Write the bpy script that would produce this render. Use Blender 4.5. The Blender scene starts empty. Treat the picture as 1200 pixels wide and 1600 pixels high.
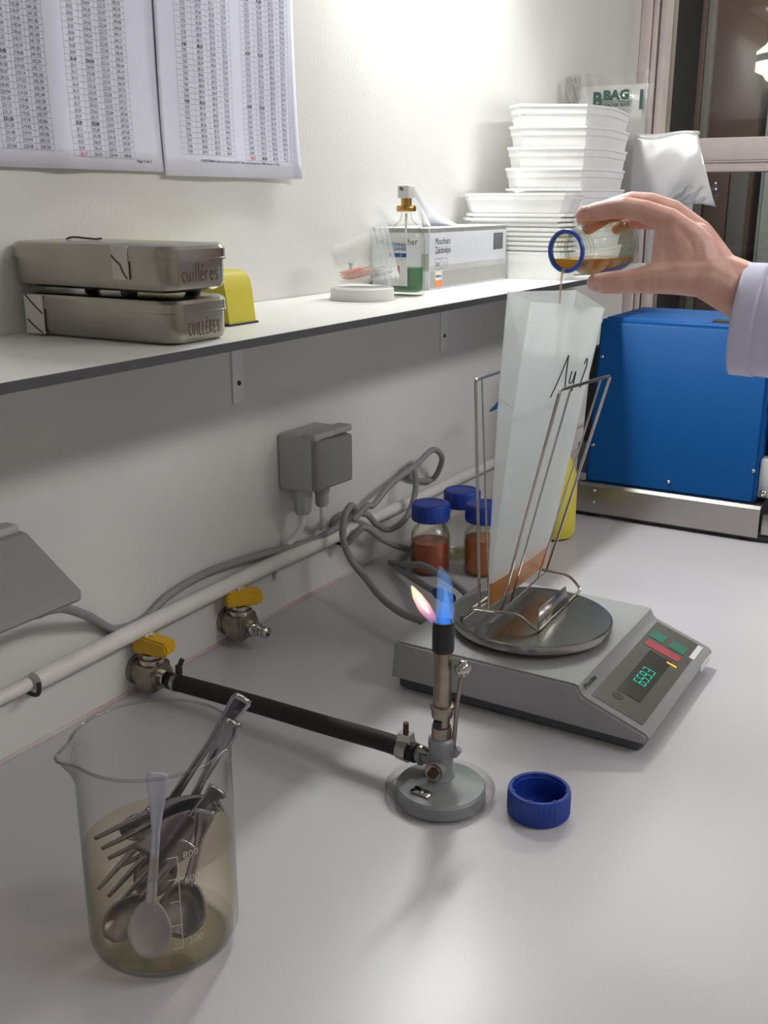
import bpy, bmesh, math, random
from mathutils import Vector, Matrix
random.seed(7)
S = bpy.context.scene
col = S.collection
PI = math.pi
V = Vector

# ---------------------------------------------------------------- camera, world, exposure
cam_d = bpy.data.cameras.new('camera')
cam_d.sensor_fit = 'VERTICAL'
cam_d.sensor_height = 24.0
cam_d.lens = 24.0 * 1620.0 / 1600.0
cam_d.clip_start = 0.02
cam = bpy.data.objects.new('camera', cam_d)
col.objects.link(cam)
cam.location = (0.757, 0.0, 0.508)
cam.rotation_euler = (math.radians(90 - 16.77), 0, math.radians(31.08))
S.camera = cam

world = bpy.data.worlds.new('world')
S.world = world
world.use_nodes = True
bg = world.node_tree.nodes['Background']
bg.inputs[0].default_value = (0.75, 0.80, 0.95, 1)
bg.inputs[1].default_value = 0.05

S.view_settings.view_transform = 'Standard'
S.view_settings.look = 'None'
S.view_settings.gamma = 1.0
S.view_settings.use_curve_mapping = False
S.view_settings.exposure = 0.18
try:
    S.cycles.transparent_max_bounces = 32
    S.cycles.max_bounces = 10
except Exception:
    pass

def area_light(name, loc, rot, sx, sy, power, color, parent=None):
    d = bpy.data.lights.new(name, 'AREA')
    d.shape = 'RECTANGLE'
    d.size, d.size_y = sx, sy
    d.energy = power
    d.color = color
    o = bpy.data.objects.new(name, d)
    col.objects.link(o)
    o.location = loc
    o.rotation_euler = rot
    return o

# light of the wall lamp just above the frame, and of the ceiling tubes across the room
area_light('wall_lamp_light', (0.095, 1.36, 0.985), (0, math.radians(-24), 0), 0.05, 0.34, 5.6, (0.97, 1.0, 0.97))
area_light('ceiling_light_near', (2.2, 1.45, 1.66), (0, math.radians(32), 0), 0.30, 1.5, 19, (0.98, 0.97, 1.0))
area_light('ceiling_light_far', (2.3, -1.2, 1.66), (0, math.radians(20), 0), 0.30, 1.5, 3, (0.98, 0.97, 1.0))
area_light('next_room_light', (0.3, 3.2, 1.7), (0, 0, 0), 0.8, 0.2, 24.0, (1.0, 0.97, 0.92))

# ---------------------------------------------------------------- materials
def lin(c):
    if isinstance(c, str):
        c = c.lstrip('#')
        c = [int(c[i:i + 2], 16) / 255 for i in (0, 2, 4)]
        c = [x / 12.92 if x <= .04045 else ((x + .055) / 1.055) ** 2.4 for x in c]
    return (c[0], c[1], c[2], 1.0)

def new_mat(name):
    m = bpy.data.materials.new(name)
    m.use_nodes = True
    nt = m.node_tree
    nt.nodes.clear()
    out = nt.nodes.new('ShaderNodeOutputMaterial')
    return m, nt, out

def mat(name, c, rough=.5, metal=0., var=.06, scale=40., bump=0., bscale=200., trans=0., spec=.5, emit=None, es=0., coat=0., stretch=None, c2=None):
    m, nt, out = new_mat(name)
    N, L = nt.nodes.new, nt.links.new
    b = N('ShaderNodeBsdfPrincipled')
    tc = N('ShaderNodeTexCoord')
    mp = N('ShaderNodeMapping')
    L(tc.outputs['Object'], mp.inputs[0])
    if stretch:
        mp.inputs['Scale'].default_value = stretch
    nz = N('ShaderNodeTexNoise')
    nz.inputs['Scale'].default_value = scale
    nz.inputs['Detail'].default_value = 4
    L(mp.outputs[0], nz.inputs['Vector'])
    base = lin(c)
    k = lin(c2) if c2 else tuple(max(0, x * (1 - 3 * var)) for x in base[:3]) + (1,)
    mix = N('ShaderNodeMixRGB')
    mix.inputs[1].default_value = base
    mix.inputs[2].default_value = k
    rmp = N('ShaderNodeMapRange')
    rmp.inputs[1].default_value = .35
    rmp.inputs[2].default_value = .75
    L(nz.outputs['Fac'], rmp.inputs[0])
    L(rmp.outputs[0], mix.inputs[0])
    L(mix.outputs[0], b.inputs['Base Color'])
    b.inputs['Roughness'].default_value = rough
    b.inputs['Metallic'].default_value = metal
    b.inputs['Specular IOR Level'].default_value = spec
    b.inputs['Coat Weight'].default_value = coat
    if emit:
        b.inputs['Emission Color'].default_value = lin(emit)
        b.inputs['Emission Strength'].default_value = es
    if bump:
        n2 = N('ShaderNodeTexNoise')
        n2.inputs['Scale'].default_value = bscale
        n2.inputs['Detail'].default_value = 3
        L(mp.outputs[0], n2.inputs['Vector'])
        bp = N('ShaderNodeBump')
        bp.inputs['Strength'].default_value = bump
        bp.inputs['Distance'].default_value = .002
        L(n2.outputs['Fac'], bp.inputs['Height'])
        L(bp.outputs[0], b.inputs['Normal'])
    if trans:
        tr = N('ShaderNodeBsdfTransparent')
        ms = N('ShaderNodeMixShader')
        ms.inputs[0].default_value = trans
        L(b.outputs[0], ms.inputs[1]); L(tr.outputs[0], ms.inputs[2]); L(ms.outputs[0], out.inputs[0])
    else:
        L(b.outputs[0], out.inputs[0])
    return m

def thin_glass(name, tint, edge, gloss=1.0, rough=.015, power=2.0, ior=1.46):
    """thin clear wall: fresnel gloss over a tinted transparency that deepens where the wall is seen edge on"""
    m, nt, out = new_mat(name)
    N, L = nt.nodes.new, nt.links.new
    l0 = N('ShaderNodeLayerWeight'); l0.inputs[0].default_value = .5
    p5 = N('ShaderNodeMath'); p5.operation = 'POWER'; p5.inputs[1].default_value = 5.0; L(l0.outputs['Facing'], p5.inputs[0])
    r0 = ((ior - 1) / (ior + 1)) ** 2
    sc = N('ShaderNodeMath'); sc.operation = 'MULTIPLY_ADD'; sc.inputs[1].default_value = 1 - r0; sc.inputs[2].default_value = r0; L(p5.outputs[0], sc.inputs[0])
    mu = N('ShaderNodeMath'); mu.operation = 'MULTIPLY'; mu.inputs[1].default_value = gloss; mu.use_clamp = True
    L(sc.outputs[0], mu.inputs[0])
    lw = N('ShaderNodeLayerWeight'); lw.inputs[0].default_value = .5
    pw = N('ShaderNodeMath'); pw.operation = 'POWER'; pw.inputs[1].default_value = power
    L(lw.outputs['Facing'], pw.inputs[0])
    mx = N('ShaderNodeMixRGB'); mx.inputs[1].default_value = lin(tint); mx.inputs[2].default_value = lin(edge)
    L(pw.outputs[0], mx.inputs[0])
    tr = N('ShaderNodeBsdfTransparent'); L(mx.outputs[0], tr.inputs[0])
    gl = N('ShaderNodeBsdfGlossy'); gl.inputs['Roughness'].default_value = rough
    ms = N('ShaderNodeMixShader')
    L(mu.outputs[0], ms.inputs[0]); L(tr.outputs[0], ms.inputs[1]); L(gl.outputs[0], ms.inputs[2])
    L(ms.outputs[0], out.inputs[0])
    return m

def film(name, c, trans=.4, transl=.5, rough=.35, gloss=.08):
    """cloudy plastic film: diffuse + translucent + see-through + a little gloss"""
    m, nt, out = new_mat(name)
    N, L = nt.nodes.new, nt.links.new
    tc = N('ShaderNodeTexCoord')
    nz = N('ShaderNodeTexNoise'); nz.inputs['Scale'].default_value = 60
    L(tc.outputs['Object'], nz.inputs['Vector'])
    mxc = N('ShaderNodeMixRGB'); mxc.inputs[1].default_value = lin(c)
    mxc.inputs[2].default_value = tuple(x * .92 for x in lin(c)[:3]) + (1,)
    L(nz.outputs['Fac'], mxc.inputs[0])
    df = N('ShaderNodeBsdfDiffuse'); tl = N('ShaderNodeBsdfTranslucent'); tr = N('ShaderNodeBsdfTransparent'); gl = N('ShaderNodeBsdfGlossy')
    L(mxc.outputs[0], df.inputs[0]); L(mxc.outputs[0], tl.inputs[0])
    gl.inputs['Roughness'].default_value = rough
    a = N('ShaderNodeMixShader'); a.inputs[0].default_value = transl
    L(df.outputs[0], a.inputs[1]); L(tl.outputs[0], a.inputs[2])
    b = N('ShaderNodeMixShader'); b.inputs[0].default_value = trans
    L(a.outputs[0], b.inputs[1]); L(tr.outputs[0], b.inputs[2])
    g = N('ShaderNodeMixShader'); g.inputs[0].default_value = gloss
    L(b.outputs[0], g.inputs[1]); L(gl.outputs[0], g.inputs[2])
    L(g.outputs[0], out.inputs[0])
    return m

def glow(name, c, strength, alpha=1.0, fade=None, c2=None, z0=0., z1=1.):
    """flame or lit lamp: emission, for flames thinned by transparency along z"""
    m, nt, out = new_mat(name)
    N, L = nt.nodes.new, nt.links.new
    em = N('ShaderNodeEmission'); em.inputs[0].default_value = lin(c); em.inputs[1].default_value = strength
    if alpha >= 1 and not fade:
        L(em.outputs[0], out.inputs[0]); return m
    tr = N('ShaderNodeBsdfTransparent')
    ms = N('ShaderNodeMixShader')
    tc = N('ShaderNodeTexCoord'); sp = N('ShaderNodeSeparateXYZ'); L(tc.outputs['Object'], sp.inputs[0])
    mr = N('ShaderNodeMapRange'); mr.inputs[1].default_value = z0; mr.inputs[2].default_value = z1
    mr.inputs[3].default_value = fade[0]; mr.inputs[4].default_value = fade[1]
    L(sp.outputs['Z'], mr.inputs[0])
    if c2:
        mc = N('ShaderNodeMixRGB'); mc.inputs[1].default_value = lin(c); mc.inputs[2].default_value = lin(c2)
        m2 = N('ShaderNodeMapRange'); m2.inputs[1].default_value = z0; m2.inputs[2].default_value = z1
        L(sp.outputs['Z'], m2.inputs[0]); L(m2.outputs[0], mc.inputs[0]); L(mc.outputs[0], em.inputs[0])
    lw = N('ShaderNodeLayerWeight'); lw.inputs[0].default_value = .35
    iv = N('ShaderNodeMath'); iv.operation = 'SUBTRACT'; iv.inputs[0].default_value = 1.0; L(lw.outputs['Facing'], iv.inputs[1])
    mm = N('ShaderNodeMath'); mm.operation = 'MULTIPLY'; L(iv.outputs[0], mm.inputs[0]); L(mr.outputs[0], mm.inputs[1])
    L(mm.outputs[0], ms.inputs[0]); L(tr.outputs[0], ms.inputs[1]); L(em.outputs[0], ms.inputs[2]); L(ms.outputs[0], out.inputs[0])
    return m

MT = dict(
    wall=mat('painted_wall', '#d5d4d0', .75, var=.012, scale=6, bump=.12, bscale=260, c2='#cecbc8'),
    wall3=mat('far_wall_paint', '#f0efec', .85, var=.01),
    wall2=mat('painted_end_wall', '#cdc9c2', .8, var=.02, scale=5, bump=.1),
    bench=mat('bench_laminate', '#cfccd0', .32, var=.02, scale=900, c2='#c6c2c6', bump=.02, bscale=900),
    shelf=mat('shelf_laminate', '#dcdcd8', .38, var=.02, scale=60),
    shelf_edge=mat('shelf_edge', '#4a4a4c', .5),
    floor=mat('floor_vinyl', '#b0aca6', .5, scale=12),
    ceil=mat('ceiling_paint', '#f2f2f0', .9),
    cab=mat('cabinet_board', '#b8b8b6', .5),
    steel=mat('brushed_steel', '#b4b0aa', .30, 1., var=.05, scale=30, stretch=(1, 1, 30)),
    boxsteel=mat('dull_box_steel', '#aca79d', .26, 1., var=.06, scale=18, bump=.05, bscale=120),
    platter=mat('platter_steel', '#a3a39e', .22, 1., var=.05, scale=50),
    chrome=mat('chrome', '#c9c6c2', .14, 1., var=.03),
    wire=mat('wire_steel', '#bdb6ae', .2, 1., var=.04),
    nickel=mat('worn_nickel', '#a39a8d', .3, 1., var=.12, scale=90),
    brass=mat('brass', '#c9a35a', .25, 1.),
    bal=mat('balance_grey', '#a2a3a4', .42, .1, var=.03, scale=300, bump=.03, bscale=900),
    balb=mat('balance_dark_base', '#4c5058', .5),
    panel=mat('balance_keypad', '#55544c', .38, var=.03),
    disp=mat('display_window', '#45443f', .2),
    teal=mat('teal_key', '#2f7a66', .45),
    red=mat('red_key', '#b5454f', .45),
    digit=glow('green_digits', '#35c8aa', 1.0),
    amber=glow('amber_bar', '#ff9a3a', 3.0),
    blue=mat('blue_enamel', '#045498', .55, var=.03, spec=.25, scale=300, coat=.0, bump=.03, bscale=500),
    capblue=mat('cap_blue', '#1b3fa0', .42, var=.04),
    ringblue=mat('ring_blue', '#3358b8', .35),
    dark=mat('dark_plastic', '#2b2d33', .5),
    black=mat('black_rubber', '#1c1a1a', .62, var=.1, scale=80),
    grey=mat('socket_grey', '#a9aaa6', .5, var=.02),
    greyd=mat('socket_cover_grey', '#8b8788', .5, var=.02),
    cable=mat('cable_grey', '#8d8c8c', .5, var=.03),
    white=mat('white_plastic', '#e2e2e0', .45, var=.02),
    pipe=mat('white_pipe', '#dbd7d2', .5, var=.03, scale=25),
    foam=mat('foam_white', '#f0f0ee', .7, var=.015, bump=.1, bscale=400),
    paper=mat('paper', '#d6d7e6', .8, var=.01, bump=.05, bscale=30),
    ink=mat('ink', '#4a4a50', .8),
    print=mat('table_print', '#7d7b84', .8),
    inkred=mat('ink_red', '#d24a4a', .8),
    marker=mat('marker_brown', '#4e3030', .7),
    tape=mat('paper_tape', '#cfcac4', .7),
    tapeline=mat('tape_line', '#4c3030', .7),
    yellow=mat('yellow_plastic', '#cfc344', .45, var=.03),
    yellowt=mat('tap_handle_yellow', '#d9a91c', .4, var=.06, scale=120),
    burner=mat('burner_grey_paint', '#8d9092', .42, .15, var=.05, scale=120, bump=.05),
    burnerblack=mat('burner_black', '#1f1f22', .45),
    rust=mat('rusty_screw', '#5e4436', .6, .5, var=.15, scale=300),
    glass=thin_glass('clear_glass', '#fcfdfc', '#9aa29e', 1.0, power=3.0),
    glassb=thin_glass('bottle_glass', '#fdfefb', '#aab0a4', .75, power=3.0),
    pane=thin_glass('window_glass', '#e4e6e2', '#9aa09c', 1.0),
    dish=thin_glass('dish_plastic', '#fdfdfd', '#d2d2d6', 1.2, power=2.5),
    clearbag=thin_glass('clear_film', '#f2f2f0', '#c4c4c4', 2.4, rough=.12, power=1.5),
    greenliq=mat('green_liquid', '#2f7a45', .15, trans=.35),
    amberliq=mat('amber_liquid', '#d89428', .1, trans=.10, var=.05),
    streamliq=mat('pale_stream', '#d9c39a', .1, trans=.5, var=.05),
    redliq=mat('red_amber_liquid', '#c25a34', .15, trans=.25, var=.05),
    orangeliq=mat('orange_liquid', '#d4762a', .15, trans=.2, var=.05),
    ethanol=thin_glass('pale_liquid', '#fcf8ee', '#ebe1cc', .9, power=1.6, ior=1.33),
    pouch=film('blender_bag_film', '#f2f8f9', .30, .5, .3, .06),
    wetfilm=film('wet_bag_film', '#e8ddd0', .88, .5, .3, .05),
    pouchliq=mat('sample_liquid', '#d68c36', .3, var=.05),
    cup=film('cloudy_cup', '#e6eceb', .87, .5, .25, .08),
    whitebag=film('cloudy_bag', '#e4e2e4', .28, .4, .2, .14),
    coat=mat('coat_cotton', '#d6d4ea', .85, var=.03, scale=25, bump=.15, bscale=700),
    sweater=mat('pink_cuff', '#b03a6a', .85),
    tissue=mat('tissue', '#f6f6f6', .9, var=.01),
    carton=mat('carton_white', '#d3d5dc', .5, var=.015),
    cartong=mat('carton_grey', '#a9a8a4', .5, var=.02),
    cartond=mat('carton_edge', '#9b9c98', .5),
    orange=mat('orange_print', '#f0905a', .6),
    navy=mat('navy_print', '#2c5aa0', .6),
    skyprint=mat('pale_blue_print', '#a9c8e6', .6),
    redprint=mat('red_print', '#d0706a', .6),
    green=mat('green_print', '#0f3a30', .6),
    copper=mat('copper_wire', '#e8691c', .35, .5),
    frame=mat('window_frame_paint', '#dccfca', .6, var=.03, scale=20),
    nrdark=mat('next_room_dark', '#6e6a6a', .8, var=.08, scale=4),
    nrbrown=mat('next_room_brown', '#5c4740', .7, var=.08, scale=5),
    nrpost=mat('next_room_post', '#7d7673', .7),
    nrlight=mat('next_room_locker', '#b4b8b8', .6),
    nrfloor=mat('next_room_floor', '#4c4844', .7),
    lamp=glow('lamp_diffuser', '#fff8ec', 6.0),
    lampn=glow('tube_reflection_glow', '#f6fff0', 1.6),  # emission standing in for the tube reflection in the window
    metalw=mat('lamp_housing', '#d8d8d6', .4),
    spoon=mat('cutlery_steel', '#a39ea4', .18, 1., var=.06),
)

# skin: warm base with pink mottling
def skin_mat():
    m, nt, out = new_mat('skin')
    N, L = nt.nodes.new, nt.links.new
    b = N('ShaderNodeBsdfPrincipled')
    tc = N('ShaderNodeTexCoord'); nz = N('ShaderNodeTexNoise'); nz.inputs['Scale'].default_value = 55; nz.inputs['Detail'].default_value = 5
    L(tc.outputs['Object'], nz.inputs['Vector'])
    mr = N('ShaderNodeMapRange'); mr.inputs[1].default_value = .35; mr.inputs[2].default_value = .7; L(nz.outputs['Fac'], mr.inputs[0])
    mx = N('ShaderNodeMixRGB'); mx.inputs[1].default_value = lin('#e2b8a9'); mx.inputs[2].default_value = lin('#d49d90')
    L(mr.outputs[0], mx.inputs[0]); L(mx.outputs[0], b.inputs['Base Color'])
    b.inputs['Roughness'].default_value = .5
    b.inputs['Subsurface Weight'].default_value = .12
    b.inputs['Subsurface Radius'].default_value = (.008, .003, .002)
    b.inputs['Subsurface Scale'].default_value = .5
    n2 = N('ShaderNodeTexVoronoi'); n2.inputs['Scale'].default_value = 700; L(tc.outputs['Object'], n2.inputs['Vector'])
    bp = N('ShaderNodeBump'); bp.inputs['Strength'].default_value = .12; bp.inputs['Distance'].default_value = .0006
    L(n2.outputs['Distance'], bp.inputs['Height']); L(bp.outputs[0], b.inputs['Normal'])
    L(b.outputs[0], out.inputs[0])
    return m
MT['skin'] = skin_mat()
MT['nail'] = mat('nail', '#d9a598', .3)

# ---------------------------------------------------------------- mesh helpers
class MB:
    def __init__(s): s.v = []; s.f = []
    def add(s, vs, fs):
        o = len(s.v)
        s.v += [V(p) for p in vs]
        s.f += [tuple(i + o for i in f) for f in fs]
        return s
    def xf(s, M):
        s.v = [M @ p for p in s.v]; return s
    def mv(s, x, y, z):
        d = V((x, y, z)); s.v = [p + d for p in s.v]; return s
    def rz(s, a):
        return s.xf(Matrix.Rotation(a, 4, 'Z'))
    def join(s, o):
        return s.add(o.v, o.f)

def box(x0, x1, y0, y1, z0, z1, bev=0., seg=2):
    bm = bmesh.new()
    bmesh.ops.create_cube(bm, size=1)
    for v in bm.verts:
        v.co = V(((x0 + x1) / 2 + v.co.x * (x1 - x0), (y0 + y1) / 2 + v.co.y * (y1 - y0), (z0 + z1) / 2 + v.co.z * (z1 - z0)))
    if bev:
        bmesh.ops.bevel(bm, geom=bm.edges[:], offset=bev, segments=seg, profile=.5, affect='EDGES')
    return from_bm(bm)

def from_bm(bm):
    bm.verts.ensure_lookup_table(); bm.verts.index_update()
    m = MB()
    m.add([v.co.copy() for v in bm.verts], [tuple(v.index for v in f.verts) for f in bm.faces])
    bm.free()
    return m

def lathe(prof, n=40, closed=False):
    m = MB(); vs = []; fs = []; ring = []
    for (r, z) in prof:
        if r < 1e-6:
            ring.append([len(vs)]); vs.append((0, 0, z))
        else:
            ring.append(list(range(len(vs), len(vs) + n)))
            vs += [(r * math.cos(2 * PI * i / n), r * math.sin(2 * PI * i / n), z) for i in range(n)]
    pairs = list(zip(ring[:-1], ring[1:]))
    if closed: pairs.append((ring[-1], ring[0]))
    for a, b in pairs:
        if len(a) == 1 and len(b) == 1: continue
        for i in range(n):
            j = (i + 1) % n
            if len(a) == 1: fs.append((a[0], b[j], b[i]))
            elif len(b) == 1: fs.append((a[i], a[j], b[0]))
            else: fs.append((a[i], a[j], b[j], b[i]))
    return m.add(vs, fs)

def smooth_pts(pts, k=6, closed=False):
    P = [V(p) for p in pts]; out = []; n = len(P)
    rng = range(n if closed else n - 1)
    for i in rng:
        if closed: a, b, c, d = P[i - 1], P[i], P[(i + 1) % n], P[(i + 2) % n]
        else: a, b, c, d = P[max(i - 1, 0)], P[i], P[i + 1], P[min(i + 2, n - 1)]
        for j in range(k):
            t = j / k
            out.append(.5 * ((2 * b) + (c - a) * t + (2 * a - 5 * b + 4 * c - d) * t * t + (3 * b - a - 3 * c + d) * t ** 3))
    if not closed: out.append(P[-1])
    return out

def tube(pts, r, n=10, k=6, closed=False, flat=None):
    """round bar along a smooth path; r a number or one radius per given point; flat=(w,h) for a strip section"""
    P = smooth_pts(pts, k, closed) if k > 1 else [V(p) for p in pts]
    N = len(P)
    if isinstance(r, (int, float)): R = [r] * N
    else:
        R = []
        for i in range(N):
            t = i / max(N - 1, 1) * (len(r) - 1); a = int(min(t, len(r) - 2)); R.append(r[a] + (r[a + 1] - r[a]) * (t - a))
    m = MB(); vs = []; fs = []
    T = [((P[(i + 1) % N] if closed or i < N - 1 else P[i]) - (P[i - 1] if closed or i > 0 else P[i])).normalized() for i in range(N)]
    up = V((0, 0, 1)) if abs(T[0].z) < .9 else V((1, 0, 0))
    u = T[0].cross(up).normalized()
    for i in range(N):
        u = (u - T[i] * u.dot(T[i])).normalized(); w = T[i].cross(u)
        for j in range(n):
            a = 2 * PI * j / n
            vs.append(P[i] + (u * math.cos(a) + w * math.sin(a)) * R[i])
    for i in range(N - (0 if closed else 1)):
        i2 = (i + 1) % N
        for j in range(n):
            j2 = (j + 1) % n
            fs.append((i * n + j, i * n + j2, i2 * n + j2, i2 * n + j))
    if not closed:
        fs.append(tuple(range(n - 1, -1, -1))); fs.append(tuple((N - 1) * n + j for j in range(n)))
    return m.add(vs, fs)

def prism(poly, d0, d1, axis='z'):
    """extrude a 2D polygon; axis names the extrusion direction"""
    n = len(poly)
    def p(a, b, c):
        return {'z': (a, b, c), 'y': (a, c, b), 'x': (c, a, b)}[axis]
    vs = [p(a, b, d0) for a, b in poly] + [p(a, b, d1) for a, b in poly]
    fs = [tuple(range(n - 1, -1, -1)), tuple(range(n, 2 * n))] + [(i, (i + 1) % n, n + (i + 1) % n, n + i) for i in range(n)]
    return MB().add(vs, fs)

def loft(rings, cap0=True, cap1=True, closed=True):
    n = len(rings[0]); vs = [p for r in rings for p in r]; fs = []
    for i in range(len(rings) - 1):
        for j in range(n if closed else n - 1):
            j2 = (j + 1) % n
            fs.append((i * n + j, i * n + j2, (i + 1) * n + j2, (i + 1) * n + j))
    if cap0: fs.append(tuple(range(n - 1, -1, -1)))
    if cap1: fs.append(tuple((len(rings) - 1) * n + j for j in range(n)))
    return MB().add(vs, fs)

def rounded(w, d, r, n=6):
    """rounded rectangle, centred"""
    pts = []
    for cx, cy, a0 in ((w / 2 - r, d / 2 - r, 0), (-w / 2 + r, d / 2 - r, PI / 2), (-w / 2 + r, -d / 2 + r, PI), (w / 2 - r, -d / 2 + r, 1.5 * PI)):
        for i in range(n + 1):
            a = a0 + PI / 2 * i / n
            pts.append((cx + r * math.cos(a), cy + r * math.sin(a)))
    return pts

def ball(c, r, n=16):
    prof = [(max(1e-9, r * math.sin(PI * i / (n // 2))), -r * math.cos(PI * i / (n // 2))) for i in range(n // 2 + 1)]
    prof[0] = (0, -r); prof[-1] = (0, r)
    return lathe(prof, n).mv(*c)

def grid(fn, nu, nv):
    vs = [fn(i / nu, j / nv) for j in range(nv + 1) for i in range(nu + 1)]
    fs = [(j * (nu + 1) + i, j * (nu + 1) + i + 1, (j + 1) * (nu + 1) + i + 1, (j + 1) * (nu + 1) + i) for j in range(nv) for i in range(nu)]
    return MB().add(vs, fs)

def axis_frame(z_axis, x_hint=(0, 0, 1)):
    z = V(z_axis).normalized(); x = V(x_hint); x = (x - z * x.dot(z)).normalized(); y = z.cross(x)
    return Matrix((x, y, z)).transposed().to_4x4()

def root_loc(o):
    L = V((0, 0, 0))
    while o: L += o.location; o = o.parent
    return L

def mesh_of(name, mb, angle=35, thick=0.):
    me = bpy.data.meshes.new(name)
    me.from_pydata([tuple(p) for p in mb.v], [], mb.f)
    me.update()
    bm = bmesh.new(); bm.from_mesh(me)
    bmesh.ops.recalc_face_normals(bm, faces=bm.faces[:])
    bm.to_mesh(me); bm.free()
    me.shade_smooth()
    me.set_sharp_from_angle(angle=math.radians(angle))
    return me

def obj(name, mb, m, parent=None, angle=35, thick=0., label=None, at=None):
    """mesh given in world coordinates; becomes a part of its parent (or a top-level thing with its origin at `at`)"""
    off = root_loc(parent) if parent else V(at or (0, 0, 0))
    mb.v = [p - off for p in mb.v]
    me = mesh_of(name, mb, angle)
    me.materials.append(MT[m] if isinstance(m, str) else m)
    o = bpy.data.objects.new(name, me)
    col.objects.link(o)
    if parent: o.parent = parent
    else: o.location = off
    if thick:
        md = o.modifiers.new('thickness', 'SOLIDIFY'); md.thickness = thick; md.offset = 0
    if label: o['label'] = label
    return o

def tag(o, label, cat, group=None):
    o['label'] = label; o['category'] = cat
    if group: o['group'] = group
    return o

def thing(name, label, cat, loc=(0, 0, 0), group=None):
    o = bpy.data.objects.new(name, None)
    o.empty_display_size = .02
    col.objects.link(o)
    o.location = loc
    return tag(o, label, cat, group)

def struct(o):
    o['kind'] = 'structure'; return o

def text_mb(s, size, o, u, v, spacing=1.0, align='LEFT', width=None, bold=0., line=1.0, depth=.00012):
    """lettering as thin raised print: origin o, u = writing direction, v = up"""
    c = bpy.data.curves.new('t', 'FONT')
    c.body = s; c.size = size; c.resolution_u = 2; c.align_x = align; c.extrude = 0; c.offset = bold
    c.space_line = line; c.space_character = spacing
    ob = bpy.data.objects.new('t', c)
    col.objects.link(ob)
    bpy.context.view_layer.update()
    me = bpy.data.meshes.new_from_object(ob)
    u = V(u).normalized(); v = V(v).normalized(); n = u.cross(v)
    k = 1.0
    if width:
        xs = [q.co.x for q in me.vertices]
        k = width / max(1e-6, max(xs) - min(xs))
    m = MB()
    m.add([V(o) + u * q.co.x * k + v * q.co.y + n * depth for q in me.vertices], [tuple(p.vertices) for p in me.polygons])
    bpy.data.objects.remove(ob); bpy.data.curves.remove(c); bpy.data.meshes.remove(me)
    return m

def quad(o, u, v, w, h, d=.0001):
    """flat printed patch on a surface"""
    u = V(u).normalized(); v = V(v).normalized(); n = u.cross(v); o = V(o) + n * d
    return MB().add([o, o + u * w, o + u * w + v * h, o + v * h], [(0, 1, 2, 3)])

# ---------------------------------------------------------------- room
struct(obj('floor', box(-.2, 4.0, -2.6, 2.42, -1.0, -.9), 'floor'))
struct(obj('ceiling', box(-.2, 4.0, -2.6, 2.42, 1.75, 1.85), 'ceil'))
struct(obj('wall_left', box(-.12, 0, -2.6, 2.42, -.9, 1.75), 'wall'))
struct(obj('wall_right', box(3.8, 3.92, -2.6, 2.42, -.9, 1.75), 'wall3'))
struct(obj('wall_front', box(0, 3.8, -2.6, -2.48, -.9, 1.75), 'wall3'))
wb = box(0, 3.8, 2.3, 2.42, -.9, .08)
wb.join(box(0, 3.8, 2.3, 2.42, 1.55, 1.75)); wb.join(box(1.5, 3.8, 2.3, 2.42, .08, 1.55))
struct(obj('wall_back', wb, 'wall2'))

# window in the end wall: casing, sash, transom, panes
wn = struct(obj('window_1', box(.0, .022, 2.285, 2.42, .08, 1.55, .003).join(box(1.47, 1.5, 2.285, 2.42, .08, 1.55, .003)).join(
    box(.022, 1.47, 2.285, 2.42, 1.51, 1.55, .003)).join(box(.022, 1.47, 2.275, 2.42, .08, .12, .003)), 'frame'))
obj('sash_stile', box(.024, .034, 2.292, 2.38, .12, 1.51, .002).join(box(.038, .053, 2.296, 2.37, .12, 1.51, .003)), 'frame', wn)
obj('sash_stile', box(.74, .79, 2.292, 2.38, .12, 1.51, .003), 'frame', wn)
tr = box(.053, .74, 2.296, 2.37, .585, .63, .004)
tr.join(box(.053, .74, 2.305, 2.37, .563, .583, .003)); tr.join(box(.053, .74, 2.30, 2.37, .582, .586))
obj('transom', tr, 'frame', wn)
for z0, z1 in ((.12, .563), (.63, 1.51)):
    obj('pane', box(.053, .74, 2.335, 2.34, z0, z1), 'pane', wn)
obj('pane', box(.79, 1.47, 2.335, 2.34, .12, 1.51), 'pane', wn)

# the dim room beyond the window
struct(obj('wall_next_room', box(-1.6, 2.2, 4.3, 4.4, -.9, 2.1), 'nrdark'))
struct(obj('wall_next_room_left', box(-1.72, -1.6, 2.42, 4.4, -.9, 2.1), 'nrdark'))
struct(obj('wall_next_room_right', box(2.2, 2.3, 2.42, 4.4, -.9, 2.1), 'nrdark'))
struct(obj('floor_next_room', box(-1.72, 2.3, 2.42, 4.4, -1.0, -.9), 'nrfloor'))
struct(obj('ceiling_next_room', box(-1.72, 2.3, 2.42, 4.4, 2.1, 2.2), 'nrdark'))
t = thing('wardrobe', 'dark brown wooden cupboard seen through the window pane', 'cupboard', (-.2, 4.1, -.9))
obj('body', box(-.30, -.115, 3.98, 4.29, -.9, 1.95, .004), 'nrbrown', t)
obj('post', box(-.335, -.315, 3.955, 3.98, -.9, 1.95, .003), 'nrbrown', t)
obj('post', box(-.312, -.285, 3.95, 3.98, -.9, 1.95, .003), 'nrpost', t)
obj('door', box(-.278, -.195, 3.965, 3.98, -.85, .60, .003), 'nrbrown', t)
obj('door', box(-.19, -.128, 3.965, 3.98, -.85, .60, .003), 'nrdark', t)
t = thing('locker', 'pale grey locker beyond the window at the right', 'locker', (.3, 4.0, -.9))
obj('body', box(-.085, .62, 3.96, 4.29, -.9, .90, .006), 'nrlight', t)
obj('door', box(-.07, .26, 3.945, 3.96, -.85, .86, .004), 'nrlight', t)
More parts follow.
